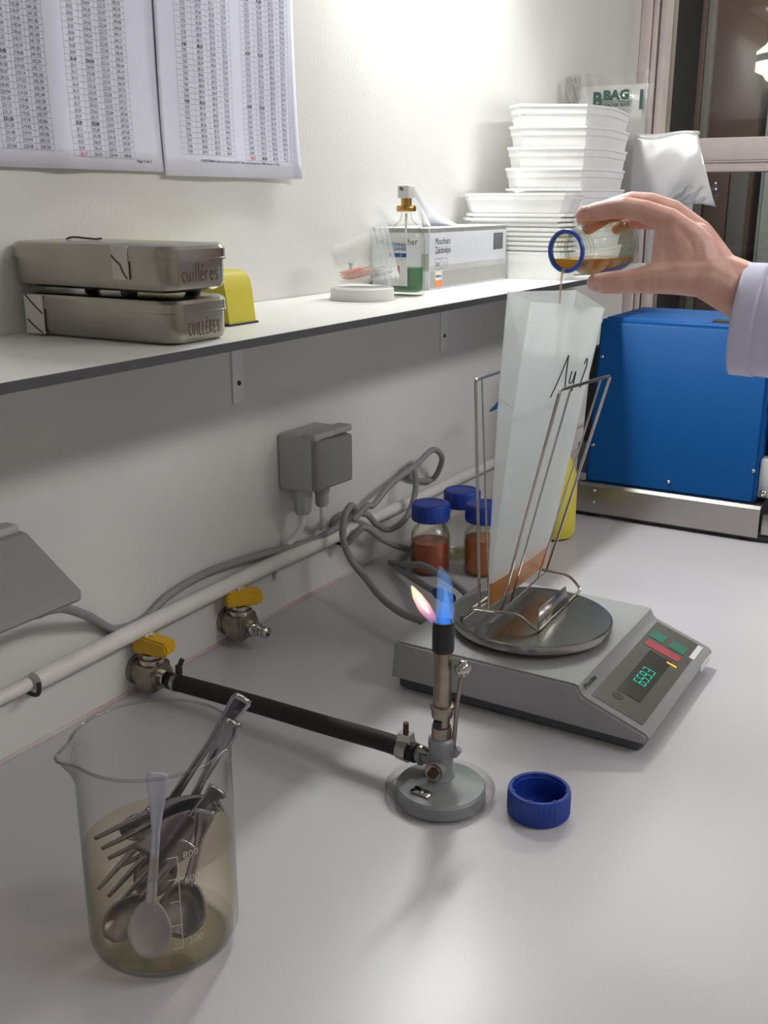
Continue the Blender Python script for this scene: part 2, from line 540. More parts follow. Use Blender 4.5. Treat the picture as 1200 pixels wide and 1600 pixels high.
obj('door', box(.275, .60, 3.945, 3.96, -.85, .86, .004), 'nrlight', t)
t = thing('tube_reflection', 'glowing lamp shape standing in for a tube reflection in the upper window pane', 'lamp', (.02, 3.95, .9))  # added glowing body in place of a ceiling tube's reflection in the glass
obj('shade', lathe([(.0, .135), (.11, .13), (.15, .095), (.15, .085), (.0, .085)], 28).mv(-.012, 4.05, .9), 'lampn', t)
obj('band', lathe([(.0, .085), (.148, .085), (.148, .062), (0, .062)], 28).mv(-.012, 4.05, .9), 'nrdark', t)
obj('diffuser', lathe([(.0, .062), (.15, .062), (.15, .03), (.10, 0.003), (0, 0.0)], 28).mv(-.012, 4.05, .9), 'lampn', t)

# lamps of this room
t = thing('wall_lamp', 'slim white lamp fixed on the wall above the shelf', 'lamp', (0, 1.36, 1.0))
obj('housing', box(.0, .13, 1.16, 1.56, 1.0, 1.05, .006), 'metalw', t)
obj('diffuser', box(.06, .125, 1.18, 1.54, .993, 1.0, .002), 'lamp', t)
for nm, y, w in (('near', 1.45, 'over the bench'), ('far', -1.2, 'behind the camera')):
    t = thing('ceiling_light', 'long white ceiling tube light ' + w, 'lamp', (2.25, y, 1.75), 'ceiling lights')
    obj('housing', box(2.14, 2.36, y - .8, y + .8, 1.70, 1.75, .006), 'metalw', t)
    obj('diffuser', box(2.17, 2.33, y - .77, y + .77, 1.675, 1.70, .006), 'lamp', t)

# ---------------------------------------------------------------- bench and shelf
b = thing('workbench', 'long pale grey laminate bench along the white wall', 'bench', (.4, .8, -.9))
obj('worktop', box(.0005, .85, -.9, 2.298, -.034, 0, .002), 'bench', b)
obj('carcass', box(.02, .78, -.85, 2.28, -.82, -.034), 'cab', b)
obj('plinth', box(.04, .70, -.85, 2.28, -.9, -.82), 'dark', b)
for i in range(5):
    y = -.84 + i * .622
    d = obj('door', box(.78, .80, y, y + .615, -.80, -.045, .003), 'cab', b)
    obj('handle', box(.80, .812, y + .2, y + .4, -.12, -.105, .003), 'steel', d)

MT['sealant'] = mat('joint_sealant', '#c9c3bf', .7, scale=9, c2='#b08f88')
struct(obj('trim_1', tube([(.0012, -.9 + .3 * i, .0008) for i in range(11)], .0022, 8, 1), 'sealant'))

SH = .394
s = thing('wall_shelf', 'long white laminate wall shelf with a dark front edge', 'shelf', (0, .9, SH))
obj('board', box(.001, .1985, -.6, 1.96, SH - .007, SH), 'shelf', s)
obj('front_edge', box(.1985, .2, -.6, 1.96, SH - .0075, SH - .0002), 'shelf_edge', s)
for y in (-.05, .425, .928, 1.432, 1.9):
    br = obj('bracket', box(.0, .003, y - .010, y + .010, SH - .112, SH - .008, .001).join(
        box(.003, .17, y - .010, y + .010, SH - .0105, SH - .0075)), 'white', s)
    obj('screw', lathe([(0, .002), (.002, .0018), (.0032, .0004), (.0032, -.001)], 12).xf(axis_frame((1, 0, 0))).mv(.003, y, SH - .088), 'rust', br)

# ---------------------------------------------------------------- printed tables on the wall
def paper(name, label, y0, y1, z0, z1, curl, tables, foot):
    t = thing(name, label, 'paper', (0, (y0 + y1) / 2, z0), 'printed tables taped to the wall')
    def P(u, v):
        x = .0012 + curl(u, v)
        return V((x, y0 + (y1 - y0) * u, z0 + (z1 - z0) * v))
    obj('sheet', grid(P, 44, 16), 'paper', t, thick=.0002)
    def X(y, z):
        return .0012 + curl((y - y0) / (y1 - y0), (z - z0) / (z1 - z0)) + .0004
    for (ya, yb, zb, alast, nrow, red) in tables:
        rp = .00535
        lines = MB()
        for r in range(nrow + 1):
            z = zb + r * rp
            pts = [(X(ya + (yb - ya) * i / 6, z), ya + (yb - ya) * i / 6, z) for i in range(7)]
            lines.add([(p[0], p[1], p[2] - .00011) for p in pts] + [(p[0], p[1], p[2] + .00011) for p in pts], [(i, i + 1, i + 8, i + 7) for i in range(6)])
        for c in (0, .28, .53, .76, 1.0):
            y = ya + (yb - ya) * c
            pts = [(X(y, zb + nrow * rp * i / 10), y, zb + nrow * rp * i / 10) for i in range(11)]
            lines.add([(p[0], p[1] - .00011, p[2]) for p in pts] + [(p[0], p[1] + .00011, p[2]) for p in pts], [(i, i + 1, i + 12, i + 11) for i in range(10)])
        tb = obj('printed_table', lines, 'print', t)
        tb['kind'] = 'stuff'
        norm, bold = [[], [], [], []], [[], [], [], []]
        for r in range(nrow - 1, -1, -1):
            a = alast - .01 * r
            vals = ['%.2f' % a, '%.2f' % (9 * a), '%.2f' % (8.55 * a), '%.2f' % (9.45 * a)]
            bl = abs(round(a * 10) - a * 10) < 1e-6
            for c in range(4):
                skip = (r == 0 and red and c == 0)
                norm[c].append('' if skip or (bl and c < 2) else vals[c])
                bold[c].append(vals[c] if (bl and c < 2 and not skip) else '')
        cw = (yb - ya)
        for c, c0 in enumerate((0, .28, .53, .76)):
            size = .0046
            cen = ya + cw * (c0 + ((.28, .53, .76, 1.0)[c] - c0) / 2)
            for rows, bw in ((norm[c], .00002), (bold[c], .00012)):
                if not any(rows): continue
                mb = MB()
                m1 = text_mb('\n'.join(rows), size, (0, 0, 0), (0, 1, 0), (0, 0, 1), align='CENTER', bold=bw, line=rp / size, spacing=.92)
                m1.v = [V((0, cen + p.y * .92, zb + (nrow - 1) * rp + .0010 + p.z)) for p in m1.v]
                m1.v = [V((X(p.y, p.z) + .0001, p.y, p.z)) for p in m1.v]
                obj('numbers', m1, 'print' if bw < .0001 else 'ink', tb)['kind'] = 'stuff'
        if red:
            m1 = text_mb('%.2f' % alast, .0046, (0, 0, 0), (0, 1, 0), (0, 0, 1), align='CENTER', bold=.0001)
            m1.v = [V((X(ya, zb) + .0006, ya + cw * .14 + p.y * .92, zb + .001 + p.z)) for p in m1.v]
            obj('numbers', m1, 'inkred', tb)
    for s_, y, z, w in foot:
        m1 = text_mb(s_, .0036, (0, 0, 0), (0, 1, 0), (0, 0, 1), width=w, bold=.00003)
        m1.v = [V((X(y + p.y, z + p.z) + .0002, y + p.y, z + p.z)) for p in m1.v]
        obj('footer_text', m1, 'ink', t)
    return t
curlL = lambda u, v: .001 + .004 * math.exp(-((u - .42) / .1) ** 2) + .003 * max(0, 1 - v * 3) ** 2
curlR = lambda u, v: .003 + .0025 * math.sin(u * 5.) ** 2 + .006 * max(0, u - .955) / .045 * (max(0, 1 - v * 1.6)) ** 1.5 + .003 * max(0, 1 - v * 4) ** 2
paper('paper_sheet', 'left paper sheet of printed number tables, footer reading Page', .598, .822, .5345, .832, curlL,
      [(.606, .680, .5495, 25.74, 52, False), (.702, .782, .5455, 26.25, 52, True)], [('Page 2 de 2', .784, .5425, .020)])
paper('paper_sheet', 'right paper sheet of printed number tables with curled lower corner', .821, 1.045, .531, .829, curlR,
      [(.848, .933, .5525, 9.99, 52, False), (.952, 1.033, .5495, 10.50, 52, True)],
      [("F:\\REF\\FEM04-methodes d'analyses\\[FOR Table calcul préparation SM (version 1.xls)]", .874, .5455, .135)])

# ---------------------------------------------------------------- handwriting strokes
ST = {
    'c': [[(.8, .75), (.45, 1), (.08, .5), (.45, 0), (.85, .2)]], 'u': [[(.1, 1), (.12, .3), (.4, 0), (.75, .3), (.8, 1), (.82, 0)]],
    'i': [[(.3, 1), (.3, 0)], [(.3, 1.4), (.32, 1.46)]], 'l': [[(.3, 1.9), (.3, 0)]],
    'é': [[(.1, .55), (.8, .6), (.5, 1), (.1, .5), (.45, 0), (.85, .2)], [(.45, 1.3), (.75, 1.75)]],
    'r': [[(.2, 1), (.2, 0)], [(.2, .6), (.45, .95), (.75, .95)]], 'e': [[(.1, .55), (.8, .6), (.5, 1), (.1, .5), (.45, 0), (.85, .2)]],
    's': [[(.75, .9), (.35, 1), (.2, .75), (.7, .4), (.6, .05), (.15, .1)]],
    'C': [[(.85, 1.1), (.4, 1.25), (.08, .6), (.4, 0), (.85, .15)]], 'U': [[(.1, 1.25), (.12, .3), (.45, 0), (.8, .3), (.85, 1.25)]],
    'I': [[(.35, 1.25), (.35, 0)]], 'L': [[(.2, 1.3), (.2, 0), (.8, .02)]],
    'È': [[(.75, 1.2), (.15, 1.2), (.15, 0), (.8, .02)], [(.15, .62), (.65, .64)], [(.25, 1.75), (.55, 1.45)]],
    'R': [[(.15, 0), (.15, 1.25), (.6, 1.2), (.65, .8), (.15, .65), (.8, 0)]], 'E': [[(.75, 1.2), (.15, 1.2), (.15, 0), (.8, .02)], [(.15, .62), (.65, .64)]],
    'S': [[(.75, 1.1), (.35, 1.25), (.2, .9), (.7, .5), (.6, .05), (.15, .1)]],
}
def handwriting(word, o, u, v, w, h, r):
    u = V(u).normalized(); v = V(v).normalized(); o = V(o); m = MB(); x = 0
    adv = {'i': .6, 'l': .55, 'I': .65}
    tot = sum(adv.get(ch, 1.) for ch in word)
    for ch in word:
        for st in ST[ch]:
            pts = [o + u * (x + a * .85) * w / tot + v * b * h for a, b in st]
            m.join(tube(pts, r, 5, 4))
        x += adv.get(ch, 1.)
    return m

# ---------------------------------------------------------------- steel instrument boxes
def steel_box(label, cx, cy, z0, w, d, h, rot, word, wlow, tape):
    t = thing('steel_instrument_box', label, 'box', (cx, cy, z0), 'steel cutlery boxes on the shelf')
    R = Matrix.Translation((cx, cy, z0)) @ Matrix.Rotation(rot, 4, 'Z')
    def ring(ww, dd, r, z): return [(a, b_, z) for a, b_ in rounded(ww, dd, r, 6)]
    r = .017
    body = loft([ring(w - .016, d - .016, r - .006, 0), ring(w - .006, d - .006, r - .002, .0025), ring(w - .0025, d - .0025, r, .007), ring(w - .0025, d - .0025, r, h * .70)], True, True)
    obj('base_tray', body.xf(R), 'boxsteel', t, 25)
    lid = loft([ring(w - .002, d - .002, r, h * .655), ring(w + .0006, d + .0006, r, h * .655), ring(w + .0006, d + .0006, r, h * .69), ring(w, d, r, h * .70), ring(w, d, r, h - .004), ring(w - .003, d - .003, r, h - .0012), ring(w - .010, d - .010, r - .004, h)], True, True)
    obj('lid', lid.xf(R), 'boxsteel', t, 25)
    hw = handwriting(word, (w / 2 - .00115, -d / 2 + .019, wlow - .0035), (0, 1, 0), (0, 0, 1), d - .037, .0076, .00045)
    hw.v = [V((w / 2 - .00112 + (p.x - w / 2 + .00115) * .12, p.y, p.z)) for p in hw.v]
    obj('lettering', hw.xf(R), 'marker', t)
    for (x0, x1, za, zb, dg) in tape:
        tp = obj('paper_tape', box(x0, x1, -d / 2 - .0009, -d / 2 + .0005, za, zb).xf(R), 'tape', t)
        for (xa, z_a, xb, z_b) in dg:
            obj('tape_mark', tube([(xa, -d / 2 - .0011, z_a), ((xa + xb) / 2 - .001, -d / 2 - .0011, (z_a + z_b) / 2), (xb, -d / 2 - .0011, z_b)], .0007, 5, 3).xf(R), 'tapeline', tp)
    return t
steel_box('lower dull steel instrument box lettered CUILLÈRES, standing on the shelf', .0955, .666, SH, .172, .078, .037, 0.02, 'CUILLÈRES', .011,
          [(-.082, -.060, .002, .0355, [(-.080, .0355, -.061, .020), (-.079, .014, -.062, .003)])])
steel_box('upper dull steel instrument box lettered cuilléres, lying on the lower box', .0945, .660, SH + .0425, .186, .082, .0375, -.01, 'cuilléres', .012,
          [(.036, .053, .010, .0365, [(.036, .029, .045, .022), (.045, .022, .052, .011)])])
# frayed string and scraps of tape that lie on the lids
tag(obj('indicator_tape', tube([(.035, .66, SH + .0812), (.05, .655, SH + .083), (.066, .662, SH + .0815), (.08, .657, SH + .0823)], .0009, 6, 4), 'tapeline', at=(.05, .66, SH + .081)),
    'short dark scrap of indicator tape lying on the upper steel box', 'tape')
for i, (x, y) in enumerate(((.04, .68), (.12, .645), (.15, .69))):
    tag(obj('rubber_spacer', lathe([(0, 0), (.006, 0), (.007, .0015), (.007, .004), (.006, .0055), (0, .0055)], 16).mv(x, y, SH + .037), 'dark', at=(x, y, SH + .037)),
        'small dark rubber spacer squeezed between the two steel boxes', 'spacer', 'rubber spacers between the steel boxes')

# yellow holder behind the boxes
t = thing('tape_holder', 'yellow rounded plastic holder behind the steel boxes', 'holder', (.09, .79, SH))
pf = [(.020, 0), (.127, 0), (.1235, .030), (.121, .040), (.116, .046), (.108, .048), (.030, .048), (.024, .044), (.020, .03)]
obj('shell', prism([(a, b_ + SH + .002) for a, b_ in pf], .765, .805, 'y'), 'yellow', t)
obj('base_plate', box(.018, .129, .763, .807, SH, SH + .002, .0005), 'dark', t)

# ---------------------------------------------------------------- cup on its lid, clips
t = thing('jar_lid', 'round white lid lying on the shelf under the tipped cup', 'lid', (.0835, 1.067, SH))
obj('top', lathe([(0, .0145), (.036, .0145), (.038, .013), (.038, .0), (.0365, .0), (.0365, .012), (0, .012)], 40).mv(.0835, 1.067, SH), 'white', t)
obj('rim', lathe([(.0383, .0), (.0388, .0005), (.0388, .002), (.0383, .0025)], 40, True).mv(.0835, 1.067, SH), 'white', t)
cb, cmth = V((.0535, 1.052, SH + .0385)), V((.1135, 1.088, SH + .0555))
F = Matrix.Translation(cb) @ axis_frame(cmth - cb, (0, 0, 1))
CL = (cmth - cb).length
t = thing('plastic_cup', 'cloudy plastic cup tipped over on a white lid, clips inside', 'cup', cb)
obj('wall', lathe([(0, 0), (.0205, 0), (.0225, .002), (.031, CL * .72), (.031, CL), (.0300, CL), (.0300, CL * .72), (.0212, .003), (0, .002)], 40).xf(F), 'cup', t)
for q in (.74, .83, .92, 1.0):
    obj('thread', lathe([(.0310, CL * q - .0022), (.0328, CL * q - .0012), (.0328, CL * q + .0004), (.0310, CL * q + .001)], 40, True).xf(F), 'cup', t)
def clip_mb():
    return tube([(0, -.006, 0), (.022, -.006, 0), (.026, 0, 0), (.022, .006, .0006), (.002, .006, .0006), (-.001, .002, .0006), (.003, -.003, .001), (.018, -.003, .001)], .0009, 5, 3)
cdir = F.to_3x3() @ V((0, 0, 1))
low = F.to_3x3() @ V((-1, 0, 0))
for i in range(18):
    s_ = .006 + (.022 if i < 11 else .034) * random.random() + (0 if i < 11 else .012)
    rr = .0205 + s_ * .135
    a = random.uniform(-.45, .45)
    side = F.to_3x3() @ V((0, 1, 0))
    lay = .0025 + .0028 * (i % 4)
    p = cb + cdir * s_ + low * ((rr - lay) * math.cos(a)) + side * (rr * .75 * math.sin(a))
    fr = axis_frame(-low, cdir + side * random.uniform(-.5, .5))
    o = obj('paper_clip', clip_mb().xf(Matrix.Translation(p) @ fr), 'copper' if i < 11 else 'chrome', at=p)
    if i < 11: tag(o, 'copper coloured paper clip in the heap inside the tipped cup', 'clip', 'copper clips in the cup')
    else: tag(o, 'silver paper clip lying inside the tipped cloudy cup', 'clip', 'silver clips in the cup')
p = cb + cdir * .018 + low * .010
t = thing('push_pin', 'small green push pin on the copper clips in the cup', 'pin', p)
obj('head', lathe([(0, .009), (.003, .009), (.0032, .008), (.0018, .006), (.0018, .003), (.0036, .001), (.0036, 0), (0, 0)], 14).mv(*p), mat('pin_green', '#7fb8a0', .4), t)
obj('needle', lathe([(0, -.006), (.0005, 0), (0, .0005)], 8).mv(*p), 'chrome', t)

# ---------------------------------------------------------------- spray bottle
sx, sy = .1005, 1.142
t = thing('spray_bottle', 'clear spray bottle with green liquid and white label beside the cup', 'bottle', (sx, sy, SH))
W, D = .046, .030
def ovr(w, d, r, z, n=8): return [(sx + a, sy + b_, SH + z) for a, b_ in rounded(w, d, r, n)]
rings = [ovr(W - .006, D - .006, .009, 0), ovr(W, D, .011, .003), ovr(W, D, .011, .066), ovr(W - .003, D - .002, .011, .074), ovr(W - .014, D - .008, .0095, .083), ovr(.016, .015, .0072, .090), ovr(.0125, .0125, .006, .096), ovr(.0125, .0125, .006, .101)]
obj('glass_body', loft(rings), 'glassb', t)
rg = [ovr(W - .010, D - .010, .0085, .004), ovr(W - .004, D - .004, .0095, .006), ovr(W - .004, D - .004, .0095, .034)]
obj('liquid', loft(rg), 'greenliq', t)
obj('dip_tube', tube([(sx, sy, SH + .010), (sx - .001, sy, SH + .05), (sx, sy, SH + .098)], .0014, 8, 4), 'white', t)
lb = obj('paper_label', box(sx - .017, sx + .0105, sy - D / 2 - .0007, sy - D / 2 + .0002, SH + .012, SH + .071, .0002), 'white', t)
for s_, z, mt, sz in (('PERSONNAL', .0595, 'navy', .0058), ('CLEANER', .0545, 'navy', .0058)):
    obj('label_text', text_mb(s_, sz, (sx + .0095, sy - D / 2 - .0009, SH + z), (1, 0, 0), (0, 0, 1), align='RIGHT', bold=.00008, spacing=.9), mt, lb)
obj('label_band', quad((sx - .016, sy - D / 2 - .0009, SH + .0465), (1, 0, 0), (0, 0, 1), .0255, .0048), 'navy', lb)
obj('label_text', text_mb('D', .004, (sx + .0005, sy - D / 2 - .0011, SH + .0474), (1, 0, 0), (0, 0, 1)), 'white', lb)
obj('label_text', text_mb('75 ml', .0035, (sx + .008, sy - D / 2 - .0009, SH + .0425), (1, 0, 0), (0, 0, 1), align='RIGHT'), 'skyprint', lb)
obj('label_mark', quad((sx - .003, sy - D / 2 - .0009, SH + .027), (1, 0, 0), (0, 0, 1), .003, .009), 'redprint', lb)
obj('collar', lathe([(0, .100), (.0115, .100), (.0122, .101), (.0122, .1055), (.0112, .107), (0, .107)], 26).mv(sx, sy, SH), 'brass', t)
obj('stem', lathe([(0, .107), (.0066, .107), (.0066, .1155), (0, .1155)], 22).mv(sx, sy, SH), 'brass', t)
hd = obj('spray_head', box(sx - .0078, sx + .0078, sy - .0085, sy + .0085, SH + .1155, SH + .1305, .0012), 'white', t)
obj('nozzle', lathe([(0, .0012), (.0022, .0012), (.0027, 0), (.0027, -.001)], 14).xf(axis_frame((0, -1, 0))).mv(sx - .002, sy - .0086, SH + .1268), mat('nozzle_green', '#6d7a62', .4), hd)

# ---------------------------------------------------------------- tissue box
tx0, tx1, ty0, ty1, tz1 = .004, .092, 1.218, 1.455, SH + .0785
t = thing('tissue_box', 'white and grey tissue box lettered Mouchoirs Zakdoekjes on the shelf', 'box', (.045, 1.34, SH))
obj('carton', box(tx0, tx1, ty0, ty1, SH, tz1, .0008), 'carton', t)
obj('grey_panel', quad((tx1, ty0 + .001, SH + .002), (0, 1, 0), (0, 0, 1), .234, .021), 'cartong', t)
obj('pale_stripe', quad((tx1, ty0 + .001, SH + .023), (0, 1, 0), (0, 0, 1), .234, .0075), mat('carton_pale_grey', '#bfc0c0', .5), t)
obj('edge_stripe', quad((tx1, ty0 + .001, tz1 - .006), (0, 1, 0), (0, 0, 1), .234, .0055), 'cartond', t)
obj('edge_stripe', quad((tx0 + .001, ty0, tz1 - .006), (1, 0, 0), (0, 0, 1), .085, .0055), 'cartond', t)
obj('grey_panel', quad((tx1 - .012, ty0, SH + .024), (1, 0, 0), (0, 0, 1), .0105, .022), 'cartong', t)
obj('lettering', text_mb('Mouchoirs', .0125, (tx1 + .0002, ty0 + .015, tz1 - .021), (0, 1, 0), (0, 0, 1), width=.041), 'ink', t)
obj('lettering', text_mb('Zakdoekjes', .0125, (tx1 + .0002, ty0 + .015, tz1 - .0325), (0, 1, 0), (0, 0, 1), width=.044), 'ink', t)
obj('lettering', text_mb('Taschentücher', .0125, (tx0 + .004, ty0 - .0002, tz1 - .0215), (1, 0, 0), (0, 0, 1), width=.066), 'ink', t)
fr = MB()
for (a, b_, c, d) in ((.015, .0395, .034, .0004), (.015, .0525, .034, .0004)):
    fr.join(quad((tx1, ty0 + a, tz1 - b_), (0, 1, 0), (0, 0, 1), c, d, .0002))
for a in (.015, .032, .0486):
    fr.join(quad((tx1, ty0 + a, tz1 - .0525), (0, 1, 0), (0, 0, 1), .0004, .013, .0002))
obj('count_frame', fr, 'ink', t)
obj('lettering', text_mb('150', .007, (tx1 + .0002, ty0 + .0165, tz1 - .049), (0, 1, 0), (0, 0, 1)), 'ink', t)
obj('lettering', text_mb('2', .007, (tx1 + .0002, ty0 + .038, tz1 - .049), (0, 1, 0), (0, 0, 1)), 'ink', t)
br = MB(); yy = ty0 + .192
for i in range(22):
    w = random.choice((.0005, .0008, .0012)); br.join(quad((tx1, yy, tz1 - .034), (0, 1, 0), (0, 0, 1), w, .0235, .0002)); yy += w + random.choice((.0005, .0007))
    if yy > ty0 + .228: break
obj('barcode', br, 'ink', t)
lg = obj('maker_mark', quad((tx1, ty0 + .0155, SH + .003), (0, 1, 0), (0, 0, 1), .0195, .0205, .0002), 'white', t)
obj('maker_mark_band', quad((tx1, ty0 + .0155, SH + .003), (0, 1, 0), (0, 0, 1), .0195, .0085, .0004), 'orange', lg)
obj('lettering', text_mb('Satessa', .005, (tx1 + .0004, ty0 + .017, SH + .0155), (0, 1, 0), (0, 0, 1), width=.016, bold=.0001), 'ink', lg)
# tissue pulled out of the slot
def tis(u, v):
    a = u * 2 - 1
    w = .030 * (1 - .82 * v ** .8)
    return V((.05 + .010 * math.sin(u * 9 + v * 3) * (1 - .5 * v), 1.292 + a * w - .050 * v + .05 * (1 - v) ** 3 * (1 if a > 0 else .2) * abs(a), tz1 + .0005 + .050 * v ** .9 + .006 * math.sin(u * 7) * v * (1 - v)))
tag(obj('tissue', grid(tis, 22, 14), 'tissue', thick=.0006, angle=60, at=(.05, 1.30, tz1)), 'crumpled white tissue pulled up out of the tissue box', 'tissue')

# ---------------------------------------------------------------- foam trays
def tray_parts(poly, z0, h, wall=.003, lip=.006, base=.80):
    c = V((sum(p[0] for p in poly) / len(poly), sum(p[1] for p in poly) / len(poly)))
    def R(k, z, inset=0.):
        out = []
        for p in poly:
            d = V(p) - c; L = d.length
            q = c + d * ((L * k - inset) / L); out.append((q.x, q.y, z))
        return out
    body = loft([R(base, z0), R(base + .02, z0 + .003), R(.955, z0 + h * .62), R(.972, z0 + h * .66), R(.98, z0 + h - .004),
                 R(.98, z0 + h - .004, wall), R(.95, z0 + h * .62, wall), R(base, z0 + wall, wall)], True, True)
    rim = loft([R(.975, z0 + h - .0045, wall), R(.985, z0 + h - .0045), R(1., z0 + h - .003), R(1., z0 + h), R(.985, z0 + h, wall), R(.975, z0 + h - .0045, wall)], False, False)
    return body, rim
def tray(label, poly, z0, h, group, base=.80):
    c = (sum(p[0] for p in poly) / len(poly), sum(p[1] for p in poly) / len(poly), z0)
    t = thing('foam_tray', label, 'tray', c, group)
    bd, rm = tray_parts(poly, z0, h, base=base)
    obj('body', bd, 'foam', t, 25); obj('rim', rm, 'foam', t, 25)
    return t
octo = [(.050, 1.548), (.077, 1.524), (.162, 1.582), (.178, 1.656), (.156, 1.80), (.125, 1.832), (.040, 1.80), (.022, 1.74)]
names = ['topmost white foam tray of the tall stack by the window', 'second white foam tray from the top of the tall stack', 'third white foam tray from the top of the tall stack',
         'fourth white foam tray from the top of the tall stack', 'fifth white foam tray from the top of the tall stack', 'sixth white foam tray from the top of the tall stack',
         'seventh white foam tray from the top of the tall stack', 'bottom white foam tray of the tall stack by the window']
top = .645; stp = .0302; h = .0385
for i in range(8):
    j = random.uniform(-.003, .003); j2 = .0015 * i
    tray(names[i], [(x + j - j2 * .3, y + j * .7 - j2) for x, y in octo], top - h - i * stp, h, 'foam trays in the tall stack', base=.90)
sq = lambda x0, x1, y0, y1, c: [(x0 + c, y0), (x1 - c, y0), (x1, y0 + c), (x1, y1 - c), (x1 - c, y1), (x0 + c, y1), (x0, y1 - c), (x0, y0 + c)]
# the low stack in front of it: one deep tray, thin ones nested, a top tray
P0 = sq(.014, .186, 1.462, 1.522, .010)
tray('deep white foam tray standing on the shelf beside the tissue box', [(x * .92 + .012, y) for x, y in P0], SH, .040, 'foam trays in the low stack', base=.93)
lows = ['second', 'third', 'fourth', 'fifth', 'sixth', 'seventh', 'eighth', 'ninth']
for i in range(8):
    j = random.uniform(-.002, .002)
    tray('shallow white foam tray, %s from the top of the low stack' % lows[7 - i], [(x + j, y + j) for x, y in P0], SH + .0405 + .0068 * i, .0065, 'foam trays in the low stack', base=.9)
tray('topmost white foam tray of the low stack behind the tissue box', [(x * 1.03 - .003, y) for x, y in P0], SH + .0405 + .0068 * 8 + .0003, .028, 'foam trays in the low stack', base=.88)

# ---------------------------------------------------------------- bag packs behind the trays
t = thing('bag_pack', 'clear plastic pack lettered BBAG LEADER BAG behind the tall tray stack', 'bag', (.1, 1.87, SH))
by = 1.862
obj('contents', grid(lambda u, v: V((.026 + .132 * u, by + .006 + .002 * math.sin(u * 9), SH + .004 + .30 * v)), 14, 10), 'whitebag', t, thick=.008)
obj('film', grid(lambda u, v: V((.012 + .160 * u, by - .004 + .0022 * math.sin(u * 17 + v * 5) * math.sin(v * 11 + u * 3), SH + .001 + .321 * v + .003 * math.sin(u * 8) * v)), 30, 36), 'clearbag', t)
obj('crinkle', grid(lambda u, v: V((-.0 + .012 + .03 * u, by - .008 + .004 * math.sin(u * 22 + v * 40), SH + .19 + .13 * v)), 12, 24), 'clearbag', t)
o0 = V((.066, by - .0085, SH + .268))
o0 = o0 + V((0, 0, .007))
obj('lettering', text_mb('B', .034, o0 + V((.0, 0, -.006)), (1, 0, 0), (0, 0, 1), bold=.0016, width=.017), 'green', t)
obj('lettering', text_mb('BAG', .021, o0 + V((.019, 0, .005)), (1, 0, 0), (0, 0, 1), bold=.0013, width=.046), 'green', t)
obj('underline', quad(o0 + V((.020, 0, .0005)), (1, 0, 0), (0, 0, 1), .047, .0011), 'green', t)
obj('lettering', text_mb('LEADER BAG', .0075, o0 + V((.019, 0, -.0065)), (1, 0, 0), (0, 0, 1), bold=.0004, width=.047), 'green', t)
obj('print_stripe', quad((.150, by - .0085, SH + .262), (1, 0, 0), (0, 0, 1), .006, .032), 'green', t)
def drape(u, v):
    # bag lying over the pack edge, bent forward and hanging down
    x = .152 + (.108 + .040 * v) * u
    z = .612 - .115 * v - .004 * math.sin(u * 6) - .010 * max(0, u - .85)
    y = 1.835 - .012 * math.sin(v * 3) + .004 * math.sin(u * 10 + v * 8) * v
    return V((x, y, z))
t = thing('loose_bag', 'cloudy plastic bag drooping beside the tall tray stack', 'bag', (.2, 1.86, SH))
obj('front_film', grid(drape, 24, 24), 'whitebag', t, thick=.001)
obj('back_film', grid(lambda u, v: V((.176 + .075 * u, 1.868 + .004 * math.sin(u * 7), SH + .002 + .218 * v)), 16, 20), 'whitebag', t, thick=.001)
obj('top_fold', grid(lambda u, v: V((.152 + .108 * u, 1.835 + .012 * v, .612 + .004 * math.sin(v * PI) - .004 * math.sin(u * 6) * (1 - v) )), 12, 6), 'whitebag', t, thick=.001)
obj('clear_edge', grid(lambda u, v: V((.225 + (.078) * u, 1.830 - .004 * math.sin(u * 19 + v * 9), .532 - .028 * v + .004 * math.sin(u * 23) * (1 - v))), 24, 10), 'clearbag', t)

# ---------------------------------------------------------------- wall pipe, taps, hose
t = thing('wall_pipe', 'white painted pipe running low along the wall', 'pipe', (.016, .9, .075))
obj('run', tube([(.016, .592, .073), (.016, .9, .0775), (.016, 1.175, .0735)], .0095, 16, 6), 'pipe', t)
obj('run', tube([(.016, 1.175, .0735), (.016, 1.7, .069), (.016, 2.29, .064)], .0083, 16, 6), 'pipe', t)
obj('run', tube([(.014, -.6, .070), (.014, .3, .071), (.014, .586, .0725)], .0068, 16, 6), 'pipe', t)
obj('collar', tube([(.016, 1.150, .0735), (.016, 1.192, .073)], .0112, 16, 1), 'pipe', t)
for y, z in ((.588, .0725), (1.108, .0735)):
    obj('clamp', tube([(.0, y, z - .004), (.010, y, z - .0105), (.022, y, z - .010), (.026, y, z - .003), (.0255, y, z + .003)], .0022, 8, 4), 'dark', t)

